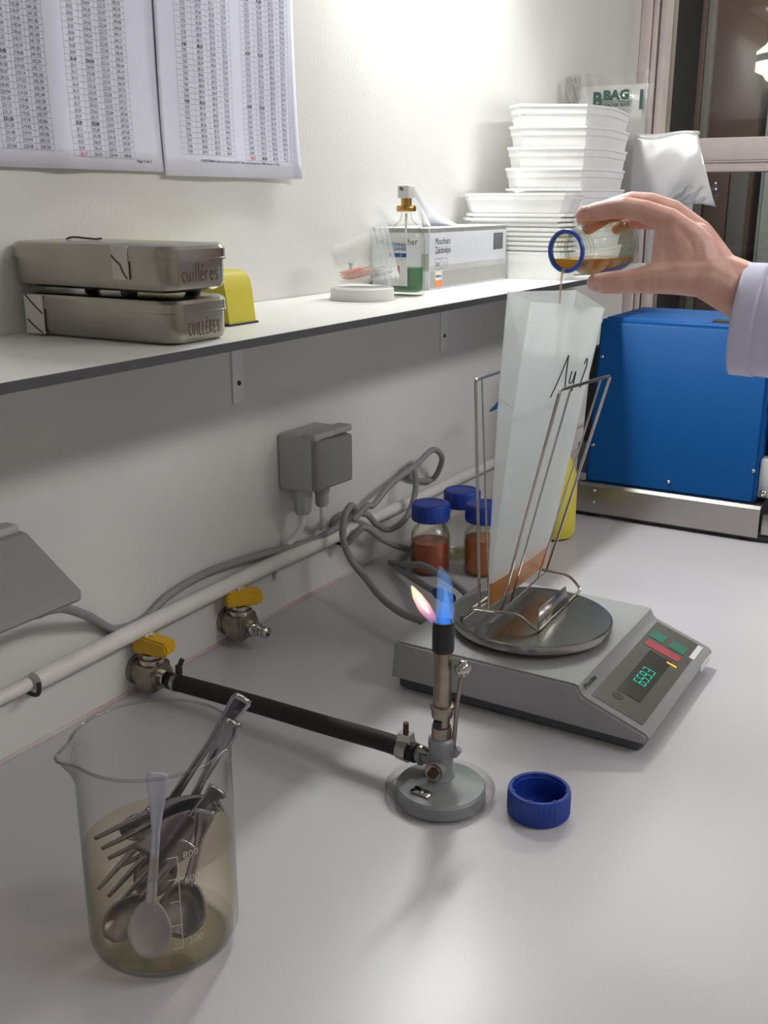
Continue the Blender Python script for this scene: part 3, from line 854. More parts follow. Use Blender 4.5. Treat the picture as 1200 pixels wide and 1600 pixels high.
def gas_tap(label, y, z, hose):
    t = thing('gas_tap', label, 'tap', (0, y, z), 'gas taps on the wall')
    obj('wall_flange', lathe([(0, 0), (.0125, 0), (.0125, .003), (.010, .0045), (0, .0045)], 24).xf(axis_frame((1, 0, 0))).mv(.0, y, z), 'nickel', t)
    body = tube([(.003, y, z), (.010, y, z), (.022, y, z), (.030, y, z)], [.011, .0125, .0125, .0105], 18, 1)
    body.join(box(.008, .028, y - .0125, y + .0125, z - .013, z + .011, .004))
    obj('body', body, 'nickel', t)
    obj('neck', lathe([(0, 0), (.0105, 0), (.0105, .004), (.008, .005), (.008, .008), (0, .008)], 22).mv(.018, y, z + .010), 'chrome', t)
    hb = lathe([(0, 0), (.0075, 0), (.0075, .006), (.0048, .007), (.0058, .011), (.0046, .0115), (.0056, .0155), (.0044, .016), (.0052, .020), (.0036, .0215), (.0028, .0215), (.0028, .017), (0, .017)], 18)
    obj('hose_barb', hb.xf(axis_frame((1, -.12 if not hose else -.08, -.04))).mv(.029, y, z - .001), 'chrome', t)
    # wedge handle (the whole tap is scaled below)
    pf = [(-.013, 0), (.016, .0), (.020, .003), (.019, .012), (.010, .0135), (-.010, .0155), (-.014, .012)]
    hm = prism([(a, b_) for a, b_ in pf], -.0075, .0075, 'y')
    ang = math.radians(8 if hose else 48)
    bm = bmesh.new(); me = mesh_of('x', hm); bm.from_mesh(me); bmesh.ops.bevel(bm, geom=bm.edges[:], offset=.0016, segments=2, affect='EDGES'); bpy.data.meshes.remove(me)
    hm = from_bm(bm).rz(ang).mv(.018, y, z + .0185)
    hd = obj('handle', hm, 'yellowt', t)
    obj('pointer', MB().join(box(-.006, .004, -.0008, .0008, .0147, .0158)).join(box(-.0018, -.0005, -.0045, .0045, .0145, .0158)).rz(ang).mv(.018, y, z + .0185), 'white', hd)
    t.scale = (1.32, 1.32, 1.32)
    return t
gas_tap('near yellow handled gas tap with the black hose attached', .738, .024, True)
gas_tap('farther yellow handled gas tap with an open hose barb', .888, .027, False)

t = thing('gas_hose', 'black rubber gas hose from the wall tap to the burner', 'hose', (.2, .72, 0))
hp = [(.050, .7355, .0225), (.10, .7355, .0240), (.17, .733, .027), (.25, .729, .030), (.32, .727, .0325), (.3555, .7225, .0335)]
obj('rubber_tube', tube(hp, .0090, 18, 8), 'black', t)
cl = obj('hose_clamp', tube([(.057, .7355, .0227), (.062, .7355, .0229)], .0099, 20, 1), 'steel', t)
obj('ear', box(.056, .0625, .738, .743, .030, .041, .001), 'dark', cl)
obj('screw', tube([(.0595, .742, .040), (.0615, .744, .0465)], .0028, 10, 1), 'dark', cl)
cl = obj('hose_clamp', tube([(.338, .7248, .0331), (.349, .7232, .0333)], .0106, 20, 1), 'steel', t)
obj('ear', prism([(.336, .041), (.351, .041), (.3495, .050), (.3375, .050)], .7195, .7285, 'y'), 'steel', cl)
obj('screw', tube([(.3436, .724, .049), (.3436, .724, .060)], .0026, 10, 1), 'rust', cl)

# ---------------------------------------------------------------- sockets
def tbox(x0, x1, y0, y1, z0, z1, bev): return box(x0, x1, y0, y1, z0, z1, bev, 3)
t = thing('wall_socket', 'grey surface socket with closed cover and two cable glands', 'socket', (0, 1.04, .2))
obj('housing', tbox(.0005, .050, 1.000, 1.082, .163, .2335, .004), 'grey', t)
cv = loft([[(.046, y, z) for y, z in ((1.0035, .168), (1.0795, .166), (1.0795, .226), (1.0035, .231))],
           [(.0575, y, z) for y, z in ((1.0025, .166), (1.0805, .164), (1.0805, .223), (1.0025, .229))],
           [(.0605, y, z) for y, z in ((1.006, .169), (1.077, .167), (1.077, .220), (1.006, .226))]])
obj('cover', cv, 'greyd', t, 20)
obj('hinge_cap', tbox(.036, .058, 1.000, 1.083, .228, .2365, .003), 'grey', t)
for y, r in ((1.016, .0125), (1.058, .010)):
    gl = obj('cable_gland', lathe([(0, .0), (r * .72, 0), (r * .86, .003), (r * .9, .017), (r, .018), (r, .034), (0, .034)], 8 if y < 1.03 else 20).mv(.026, y, .130), 'grey', t)
    obj('cable', tube([(.026, y, .135), (.024, y, .115), (.016, y - .008, .098), (.006, y - .022, .080), (.004, y - .03, .05)] if y < 1.03 else
                      [(.026, y, .135), (.025, y + .002, .118), (.018, y + .012, .102), (.008, y + .022, .09)], .0038, 10, 5), 'white', gl)

t = thing('wall_socket', 'grey socket at the left edge with lid lifted over a plug', 'socket', (0, .53, .2))
obj('housing', tbox(.0005, .036, .470, .566, .150, .236, .004), 'grey', t)
lid = loft([[(.034, .470, .228), (.034, .566, .228), (.034, .566, .236), (.034, .470, .236)],
            [(.050, .468, .225), (.050, .571, .225), (.052, .571, .232), (.052, .468, .232)],
            [(.094, .464, .180), (.094, .5835, .180), (.099, .5835, .184), (.099, .464, .184)],
            [(.097, .466, .1745), (.097, .5815, .1745), (.101, .5815, .178), (.101, .466, .178)]])
obj('lid', lid, 'greyd', t, 20)
obj('lid_hinge', tbox(.028, .046, .468, .570, .229, .2395, .003), 'grey', t)
t = thing('power_plug', 'grey plug under the lifted lid of the left socket', 'plug', (.05, .535, .185))
obj('plug_body', tube([(.037, .535, .188), (.060, .535, .186), (.072, .536, .180)], [.019, .0185, .013], 20, 1), 'greyd', t)
obj('strain_relief', tube([(.070, .537, .180), (.074, .548, .172), (.070, .562, .165)], [.0095, .0075, .005], 14, 3), 'greyd', t)
obj('cord', tube([(.070, .562, .165), (.056, .585, .157), (.038, .617, .143), (.020, .660, .116), (.008, .684, .098), (.0048, .71, .080), (.0048, .75, .078), (.005, .79, .092), (.006, .86, .0985), (.010, .96, .0915), (.016, 1.05, .0835), (.022, 1.105, .090),
                  (.034, 1.120, .108), (.043, 1.100, .122), (.045, 1.082, .112), (.050, 1.070, .085), (.060, 1.075, .055), (.085, 1.07, .037), (.125, 1.042, .028), (.172, 1.018, .024), (.215, 1.010, .024), (.232, 1.01, .024)], .0047, 12, 7), 'cable', t)

t = thing('coiled_cable', 'grey cable coiled around the white pipe behind the bottles', 'cable', (.04, 1.25, 0))
obj('coil', tube([(.030, 1.125, .093), (.036, 1.150, .107), (.038, 1.166, .106), (.040, 1.207, .125), (.040, 1.280, .138), (.038, 1.335, .149), (.034, 1.372, .128), (.014, 1.392, .094), (.004, 1.385, .085), (.004, 1.33, .10), (.016, 1.30, .122),
                  (.034, 1.283, .133), (.040, 1.279, .10), (.040, 1.255, .066), (.040, 1.207, .059), (.038, 1.172, .076), (.034, 1.150, .096), (.010, 1.13, .097), (.004, 1.115, .085), (.020, 1.118, .058), (.040, 1.135, .092 - .01), (.050, 1.173, .054), (.052, 1.235, .024), (.050, 1.290, .014),
                  (.040, 1.33, .006), (.030, 1.29, .006), (.046, 1.222, .006), (.060, 1.195, .010), (.105, 1.160, .012), (.150, 1.118, .022), (.174, 1.096, .028)], .0045, 12, 7), 'cable', t)
obj('connector', tube([(.172, 1.098, .027), (.180, 1.092, .028), (.205, 1.078, .030)], [.0055, .0075, .0075], 14, 1), 'navy', t)
tag(obj('signal_cable', tube([(.036, 1.215, .0055), (.055, 1.200, .012), (.085, 1.18, .022), (.112, 1.170, .030), (.160, 1.134, .036), (.205, 1.098, .040), (.238, 1.075, .036)], .0045, 12, 7), 'cable', at=(.15, 1.14, 0)),
    'straight grey cable from the coil to the back of the balance', 'cable')

# ---------------------------------------------------------------- capped bottles
def lerp_prof(prof, r, zlim):
    return prof
def bottle_glass(k=1.0):
    """100 ml laboratory bottle, outer then inner wall"""
    o = [(0, .002), (.020, .0015), (.024, 0), (.027, .0015), (.028, .006), (.028, .052), (.0272, .058), (.0245, .064), (.0205, .0685), (.0190, .071), (.0190, .074)]
    for i in range(3):
        z = .0745 + i * .006
        o += [(.0190, z), (.0208, z + .0014), (.0208, z + .0026), (.0190, z + .004)]
    o += [(.0190, .0935), (.0200, .0945), (.0200, .096), (.0178, .096)]
    i_ = [(.0170, .072), (.0182, .067), (.0225, .0625), (.0255, .057), (.0262, .052), (.0262, .007), (.0245, .0035), (0, .003)]
    return o + i_
def cap_mb(z0=0., open_up=False):
    """ribbed screw cap, closed disc on top"""
    n = 72; vs = []; rings = []
    m = MB()
    def ring(r, z, rib): return [((r + (rib if j % 2 else 0)) * math.cos(2 * PI * j / n), (r + (rib if j % 2 else 0)) * math.sin(2 * PI * j / n), z) for j in range(n)]
    h = .0245
    seq = [ring(.0232, 0, 0), ring(.0262, 0, 0), ring(.0266, .0015, .0003), ring(.0260, .0035, .0012), ring(.0260, h - .003, .0012), ring(.0255, h - .0008, 0), ring(.0240, h, 0), ring(.019, h, 0), ring(.0185, h - .0006, 0), ring(.004, h - .0006, 0)]
    m = loft(seq, False, True)
    inner = [ring(.0232, 0, 0), ring(.0228, .003, 0), ring(.0222, .004, 0), ring(.0228, .006, 0), ring(.0222, .008, 0), ring(.0228, .010, 0), ring(.0222, .012, 0), ring(.0228, .014, 0), ring(.0228, h - .003, 0), ring(.004, h - .003, 0)]
    m.join(loft(inner, False, True))
    return m.mv(0, 0, z0)
def lab_bottle(label, x, y, liq, level):
    t = thing('lab_bottle', label, 'bottle', (x, y, 0), 'capped laboratory bottles by the wall')
    obj('glass', lathe(bottle_glass(), 44).mv(x, y, 0), 'glassb', t)
    if level:
        obj('liquid', lathe([(0, .0034), (.0243, .0038), (.0260, .0075), (.0260, level), (.0255, level + .0006), (0, level)], 40).mv(x, y, 0), liq, t)
    else:
        obj('residue', lathe([(0, .0034), (.0243, .0038), (.0260, .0065), (0, .0062)], 40).mv(x, y, 0), 'ethanol', t)
    obj('screw_cap', cap_mb(.0775).mv(x, y, 0), 'capblue', t)
    return t
lab_bottle('blue capped glass bottle half full of red amber liquid', .0935, 1.228, 'redliq', .046)
lab_bottle('empty blue capped glass bottle behind the red one', .100, 1.312, None, 0)
lab_bottle('blue capped bottle of orange liquid beside the bag rack', .1605, 1.262, 'orangeliq', .052)

# loose cap, open side up
t = thing('open_cap', 'loose blue screw cap lying open side up on the bench', 'cap', (.4665, .7405, 0))
obj('shell', cap_mb().xf(Matrix.Rotation(PI, 4, 'X')).mv(.4665, .7405, .0245), 'capblue', t)
nt_ = MB()
for i in range(7):
    a = i * 2 * PI / 7 + .3
    nt_.join(box(.0222, .0248, -.0016, .0016, .0225, .0249).rz(a).mv(.4665, .7405, 0))
obj('rim_notches', nt_, mat('cap_blue_dark', '#17328a', .5), t)

# ---------------------------------------------------------------- wash bottle behind the bag
wx, wy = .178, 1.470
t = thing('wash_bottle', 'yellow plastic wash bottle with blue spout behind the bag', 'bottle', (wx, wy, 0))
obj('body', lathe([(0, .002), (.028, .0015), (.035, .004), (.0375, .010), (.0375, .085), (.035, .105), (.028, .124), (.019, .136), (.0165, .142), (.0165, .150), (0, .150)], 40).mv(wx, wy, 0), 'yellow', t)
obj('cap', lathe([(0, .178), (.008, .178), (.012, .170), (.0195, .168), (.020, .166), (.020, .147), (.0165, .146), (0, .146)], 30).mv(wx, wy, 0), mat('spout_blue', '#1688c4', .4), t)
obj('spout', tube([(wx, wy, .172), (wx - .004, wy, .205), (wx - .030, wy, .226), (wx - .066, wy, .222), (wx - .088, wy - .002, .206), (wx - .110, wy - .004, .188)], [.0055, .0055, .006, .0085, .0062, .0012], 14, 5), bpy.data.materials['spout_blue'], t)

# ---------------------------------------------------------------- blue laboratory mixer
t = thing('bag_mixer', 'blue enamelled laboratory bag mixer on a brushed steel base', 'machine', (.31, 1.7, 0))
bd = loft([[(.178, 1.612, .056), (.452, 1.612, .056), (.452, 1.90, .056), (.178, 1.90, .056)], [(.178, 1.645, .318), (.448, 1.645, .318), (.448, 1.86, .318), (.178, 1.86, .318)],
           [(.182, 1.652, .3245), (.444, 1.652, .3245), (.444, 1.85, .3245), (.182, 1.85, .3245)]])
bm = bmesh.new(); me = mesh_of('x', bd); bm.from_mesh(me); bpy.data.meshes.remove(me)
bmesh.ops.bevel(bm, geom=[e for e in bm.edges if e.calc_length() > .03], offset=.004, segments=3, affect='EDGES')
obj('housing', from_bm(bm), 'blue', t, 40)
base = prism([(1.598, .008), (1.598, .053), (1.602, .058), (1.612, .058), (1.612, .0555), (1.604, .0555), (1.601, .052), (1.601, .008)], .170, .4655, 'x')
bs = obj('steel_base', base, 'steel', t)
obj('base_frame', box(.175, .463, 1.602, 1.90, .010, .056), 'dark', t)
for x, z in ((.201, .046), (.201, .026)):
    obj('rivet', ball((x, 1.598, z), .0032), 'chrome', bs)
for x, z in ((.187, .262), (.187, .118), (.4455, .108), (.318, .074), ):
    y = 1.612 + (z - .056) / .262 * .033
    obj('screw', ball((x, y - .0005, z), .0034), 'chrome', t)
for x, y in ((.192, 1.62), (.442, 1.62), (.192, 1.88), (.442, 1.88)):
    obj('foot', lathe([(0, 0), (.013, 0), (.014, .002), (.012, .010), (0, .010)], 18).mv(x, y, 0), 'black', t)
obj('foot_rail', box(.165, .80, 1.603, 1.609, .0035, .010), 'dark', t)
obj('side_panel', prism([(1.66, .06), (1.84, .06), (1.82, .27), (1.69, .27)], .150, .178, 'x'), 'dark', t)
obj('side_panel', box(.152, .176, 1.64, 1.66, .062, .115, .003), mat('machine_grey', '#6c6c74', .5), t)
obj('side_foot', box(.150, .172, 1.605, 1.66, .0, .04, .004), 'black', t)
# paddle chamber at the right end
obj('chamber_wall', box(.4655, .76, 1.66, 1.88, .10, .20, .004), 'grey', t)
obj('chamber_plate', box(.452, .78, 1.63, 1.66, .064, .125, .003), 'white', t)
obj('chamber_rail', box(.4665, .79, 1.604, 1.63, .012, .045, .003), 'steel', t)
obj('chamber_shelf', box(.456, .78, 1.665, 1.87, .20, .225, .003), 'dark', t)
for x, z, r in ((.464, .075, .006), (.459, .205, .0065), (.462, .172, .005)):
    obj('bolt', ball((x, 1.618 if z < .1 else 1.652, z), r), 'chrome', t)
obj('name_plate', quad((.345, 1.685, .3246), (1, 0, 0), (0, 1, 0), .045, .035), mat('plate_dark', '#3a4650', .3), t)
obj('label_plate', quad((.350, 1.662, .3246), (1, 0, 0), (0, 1, 0), .036, .022), 'chrome', t)

# ---------------------------------------------------------------- balance
BX0, BX1, BX2, BY0, BY1 = .237, .446, .519, .879, 1.115
t = thing('balance', 'grey laboratory balance with round steel platter and green display', 'balance', (.37, 1.0, 0))
obj('base', prism(rounded(.27, BY1 - BY0 - .012, .006, 3), .003, .017).mv((BX0 + BX2) / 2 - .002, (BY0 + BY1) / 2, 0), 'balb', t)
for x in (.26, .49):
    for y in (.90, 1.09):
        obj('foot', lathe([(0, 0), (.010, 0), (.010, .004), (0, .004)], 16).mv(x, y, 0), 'black', t)
pf = [(BX0 - .001, .014), (BX0 + .002, .052), (BX0 + .006, .057), (BX1 - .004, .0575), (BX1, .056), (BX1 + .004, .0485), (BX1 + .008, .0455), (BX2 - .004, .0235), (BX2, .019), (BX2 - .003, .012)]
hs = prism(pf, BY0, BY1, 'y')
bm = bmesh.new(); me = mesh_of('x', hs); bm.from_mesh(me); bpy.data.meshes.remove(me)
bmesh.ops.bevel(bm, geom=[e for e in bm.edges if abs(e.verts[0].co.y - e.verts[1].co.y) < 1e-5], offset=.0025, segments=2, affect='EDGES')
obj('housing', from_bm(bm), 'bal', t, 30)
sl0, sl1 = V((BX1 + .0085, 0, .0454)), V((BX2 - .0045, 0, .0238))
sd = (sl1 - sl0); SLn = sd.length; sd.normalize(); sn = V((-sd.z, 0, sd.x)); sn = -sn if sn.z < 0 else sn
def slope(y, s_, lift=.0004): return V((sl0.x, y, sl0.z)) + sd * s_ + sn * lift
uY = V((0, 1, 0))
def spatch(y0, y1, s0, s1, lift): return MB().add([slope(y0, s1, lift), slope(y1, s1, lift), slope(y1, s0, lift), slope(y0, s0, lift)], [(0, 1, 2, 3)])
kp = obj('keypad', spatch(BY0 + .012, BY1 - .010, .002, SLn - .006, .0004), 'panel', t)
obj('display_window', spatch(.925, 1.035, .017, .043, .0007), 'disp', kp)
# seven segment style digits
SEG = {'0': 'abcdef', '3': 'abcdg', '5': 'acdfg', '6': 'acdefg', '9': 'abcdfg'}
def seven(ch, y, s_, w, hgt):
    m = MB(); tk = .0011
    L_ = {'a': (y, y + w, s_ - hgt, None), 'g': (y, y + w, s_ - hgt / 2, None), 'd': (y, y + w, s_, None), 'f': (y, None, s_ - hgt, s_ - hgt / 2), 'b': (y + w, None, s_ - hgt, s_ - hgt / 2), 'e': (y, None, s_ - hgt / 2, s_), 'c': (y + w, None, s_ - hgt / 2, s_)}
    for k in SEG[ch]:
        a, b_, c, d = L_[k]
        if b_ is not None: m.join(spatch(a, b_, c - tk / 2, c + tk / 2, .001))
        else: m.join(spatch(a - tk / 2, a + tk / 2, c, d, .001))
    return m
for i, ch in enumerate('6593'):
    obj('digit', seven(ch, .958 + i * .0095 + (.002 if i > 2 else 0), .0365, .0058, .0125), 'digit', kp)
obj('decimal_point', spatch(.9855, .987, .0355, .037, .001), 'digit', kp)
obj('key', spatch(1.062, 1.082, .0015 + .004, .0225, .0009), 'teal', kp)
obj('key', spatch(1.062, 1.082, .030, .0475, .0009), 'teal', kp)
obj('key', spatch(1.040, 1.055, .008, .048, .0009), 'red', kp)
obj('status_lamp', spatch(1.0275, 1.0295, .0385, .050, .0011), 'amber', kp)
obj('round_key', lathe([(0, 0), (.006, 0)], 20).xf(axis_frame(sn)).mv(*slope(.915, .022, .0007)), 'disp', kp)
stp_u = V((.004, 0, -.0075)).normalized()
obj('lettering', text_mb('Precisa', .0075, V((BX1 + .0046, BY0 + .010, .0492)) + V((.0006, 0, .0003)), (0, 1, 0), -stp_u, width=.030, bold=.0002), 'green', t)
lb = obj('paper_label', box(BX2 - .0002, BX2 + .0003, BY1 - .050, BY1 - .012, .0125, .0195).mv(0, 0, 0), 'white', t)
obj('label_patch', MB().add([slope(BY1 - .050, SLn - .004, .0006), slope(BY1 - .012, SLn - .004, .0006), slope(BY1 - .012, SLn - .010, .0006), slope(BY1 - .050, SLn - .010, .0006)], [(0, 1, 2, 3)]), 'white', lb)
PX, PY, PZ = .352, .986, .0735
obj('platter', lathe([(0, PZ), (.0845, PZ), (.0862, PZ - .001), (.0866, PZ - .003), (.0866, PZ - .0085), (.0855, PZ - .010), (.050, PZ - .010), (.048, .056), (0, .056)], 80).mv(PX, PY, 0), 'platter', t, 12)

# ---------------------------------------------------------------- wire bag rack
zb = .0885; rw = .0017; ri = .0011
t = thing('bag_rack', 'bent steel wire rack holding the bag on the balance platter', 'rack', (.33, 1.01, PZ))
def bent(pts, r, k=1, rad=.006):
    """wire with rounded corners"""
    P = [V(p) for p in pts]; out = [P[0]]
    for i in range(1, len(P) - 1):
        a, b_, c = P[i - 1], P[i], P[i + 1]
        d1 = (a - b_); d2 = (c - b_); r1 = min(rad, d1.length * .4); r2 = min(rad, d2.length * .4)
        p1 = b_ + d1.normalized() * r1; p2 = b_ + d2.normalized() * r2
        for j in range(5):
            q = j / 4; out.append(p1 * (1 - q) ** 2 + b_ * 2 * q * (1 - q) + p2 * q * q)
    out.append(P[-1])
    return tube(out, r, 8, 1)
fz = PZ + rw
obj('foot_wire', bent([(.290, 1.085, fz), (.290, .932, fz), (.302, .937, zb), (.353, .944, zb), (.377, .942, fz), (.372, 1.082, fz), (.354, 1.086, zb), (.302, 1.086, zb), (.290, 1.085, fz)], rw, rad=.008), 'wire', t)
obj('left_panel', bent([(.309, .942, zb), (.2985, .940, .3335), (.2795, 1.070, .327), (.309, 1.085, zb)], rw), 'wire', t)
obj('right_panel', bent([(.333, .944, zb), (.3895, .940, .3315), (.3915, 1.080, .326), (.326, 1.088, zb)], rw), 'wire', t)
for q in (.16, .84):
    a, b_ = V((.309, .942, zb)).lerp(V((.309, 1.085, zb)), q), V((.2985, .940, .3335)).lerp(V((.2795, 1.070, .327)), q)
    obj('inner_wire', tube([a, b_], ri, 7, 1), 'wire', t)
for q in (.20, .80):
    a, b_ = V((.333, .944, zb)).lerp(V((.326, 1.088, zb)), q), V((.3895, .940, .3315)).lerp(V((.3915, 1.080, .326)), q)
    obj('inner_wire', tube([a, b_], ri, 7, 1), 'wire', t)
obj('long_wire', tube([(.309, .942, zb - .001), (.309, 1.085, zb - .001)], ri, 7, 1), 'wire', t)
obj('long_wire', tube([(.333, .944, zb - .001), (.326, 1.088, zb - .001)], ri, 7, 1), 'wire', t)
obj('spring_plate', MB().add([(.376, .945, PZ + .0025), (.3745, 1.035, PZ + .0025), (.3705, 1.033, PZ + .021), (.371, .957, PZ + .021)], [(0, 1, 2, 3)]), 'steel', t, thick=.0012)

# ---------------------------------------------------------------- blender bag
# corner paths: near-left, near-right, far-right, far-left, bottom -> top
BP = {
    'NL': [(.3195, .9430, .0900), (.3195, .9420, .150), (.3205, .944, .230), (.3220, .9470, .320), (.3260, .9510, .4215)],
    'NR': [(.3210, .9425, .0900), (.3250, .9410, .150), (.3330, .941, .230), (.3430, .9400, .320), (.3560, .9370, .4145)],
    'FR': [(.3210, 1.096, .0900), (.3290, 1.100, .150), (.3420, 1.103, .230), (.3560, 1.107, .315), (.3690, 1.112, .3945)],
    'FL': [(.3195, 1.096, .0900), (.3190, 1.102, .150), (.3180, 1.110, .230), (.3200, 1.119, .318), (.3290, 1.129, .4105)],
}
BS = {k: smooth_pts(v, 6) for k, v in BP.items()}
def bag_at(key, t_):
    L_ = BS[key]; x = t_ * (len(L_) - 1); i = min(int(x), len(L_) - 2); return L_[i].lerp(L_[i + 1], x - i)
def bag_ring(t_, shrink=0., n=6):
    K = ['NL', 'NR', 'FR', 'FL']; C_ = [bag_at(k, t_) for k in K]; cen = sum(C_, V()) / 4; out = []
    bul = [0, .006 * math.sin(min(1, t_ * 1.2) * PI), 0, .005 * math.sin(min(1, t_) * PI)]
    for i in range(4):
        a, b_ = C_[i], C_[(i + 1) % 4]
        nrm = (b_ - a).cross(V((0, 0, 1))).normalized()
        for j in range(n):
            q = j / n; p = a.lerp(b_, q) + nrm * bul[i] * math.sin(q * PI)
            out.append(p + (cen - p).normalized() * min(shrink, (cen - p).length * .45))
    return out
t = thing('blender_bag', 'tall frosted plastic sample bag standing open in the wire rack', 'bag', (.33, 1.02, .09))
TL = .135
obj('film', loft([bag_ring(TL + (1 - TL) * i / 30) for i in range(31)], False, False), 'pouch', t, 20)
obj('wet_film', loft([bag_ring(TL * i / 5) for i in range(6)], True, False), 'wetfilm', t, 20)
obj('side_seam', tube([bag_at('NL', i / 14) for i in range(15)], .0006, 6, 1), 'pouch', t)
obj('side_seam', tube([bag_at('FR', i / 14) for i in range(15)], .0006, 6, 1), 'pouch', t)
obj('bottom_seam', tube([bag_at('NL', 0), bag_at('FL', 0)], .0014, 6, 1), 'pouch', t)
obj('fold_line', tube([bag_at('NL', .735) + V((-.0008, 0, .001)), bag_at('NL', .73).lerp(bag_at('NR', .725), .6) + V((0, -.0008, 0)), bag_at('NR', .72) + V((.0, -.0008, -.001))], .0007, 6, 3), 'pouch', t)
# marker on the wide face
def face_pt(u, t_, lift=.0008):
    rg = bag_ring(t_); seg = rg[6:13]; x = u * 6; i = min(int(x), 5)
    return V(seg[i]).lerp(V(seg[i + 1]), x - i) + V((lift, -lift * .3, 0))
mk = MB()
MU = .10; MV = .035
for st in ([(.30, .690), (.40, .735), (.50, .790), (.52, .798), (.53, .745), (.55, .700)], [(.63, .755), (.61, .722), (.67, .722), (.70, .750)], [(.71, .752), (.695, .69)], [(.845, .770), (.88, .785), (.895, .760), (.84, .700), (.90, .705)]):
    mk.join(tube([face_pt(a * .8 + .20, b_ + MV) for a, b_ in st], .0007, 5, 4))
obj('lettering', mk, 'ink', t)
# liquid in the bottom of the bag
tl = TL
rg = [bag_ring(.004 + (tl - .004) * i / 8, .0006) for i in range(9)]
tag(obj('sample_liquid', loft(rg), 'pouchliq', at=(.32, 1.02, .09)), 'orange broth collected in the bottom of the frosted bag', 'liquid')

# ---------------------------------------------------------------- bottle in the hand
M0 = V((.353, 1.030, .4575)); AX = V((.235, .968, .045)).normalized()
Bq = Matrix.Translation(M0 + AX * .096) @ axis_frame(-AX, (0, 0, 1))     # local z: 0 bottom, .096 mouth
t = thing('pouring_bottle', 'clear glass bottle with a blue pouring ring held in the hand', 'bottle', M0)
obj('glass', lathe(bottle_glass(), 48).xf(Bq), 'glassb', t)
obj('pouring_ring', lathe([(.0178, .0935), (.0214, .0935), (.0222, .0950), (.0216, .0972), (.0200, .0978), (.0178, .0965)], 48, True).xf(Bq), 'ringblue', t)
# liquid lies along the lower side: keep the part of the inner volume below a level plane
inner = lathe([(0, .004), (.0255, .0035), (.0272, .007), (.0272, .052), (.0262, .0575), (.0222, .0622), (.0178, .067), (.0167, .072), (.0172, .0955), (0, .0955)], 48).xf(Bq)
me = mesh_of('x', inner); bm = bmesh.new(); bm.from_mesh(me); bpy.data.meshes.remove(me)
lev = V((M0.x, M0.y, M0.z - .0080))
r_ = bmesh.ops.bisect_plane(bm, geom=bm.verts[:] + bm.edges[:] + bm.faces[:], plane_co=lev, plane_no=V((0, 0, 1)), clear_outer=True)
bmesh.ops.holes_fill(bm, edges=[e for e in bm.edges if e.is_boundary], sides=0)
obj('liquid', from_bm(bm), 'amberliq', t)
lip = M0 + V((0, 0, -.0175)) - AX * .0015
tag(obj('liquid_stream', tube([lip + AX * .004 + V((0, 0, .0012)), lip - AX * .0015 + V((0, 0, -.002)), lip - AX * .004 + V((0, 0, -.012)), lip - AX * .005 + V((.0, 0, -.035)), lip - AX * .0055 + V((0, 0, -.09))], [.0014, .0017, .0013, .0010, .0009], 8, 5), 'streamliq', at=lip),
    'thin amber stream pouring from the bottle into the bag', 'liquid')

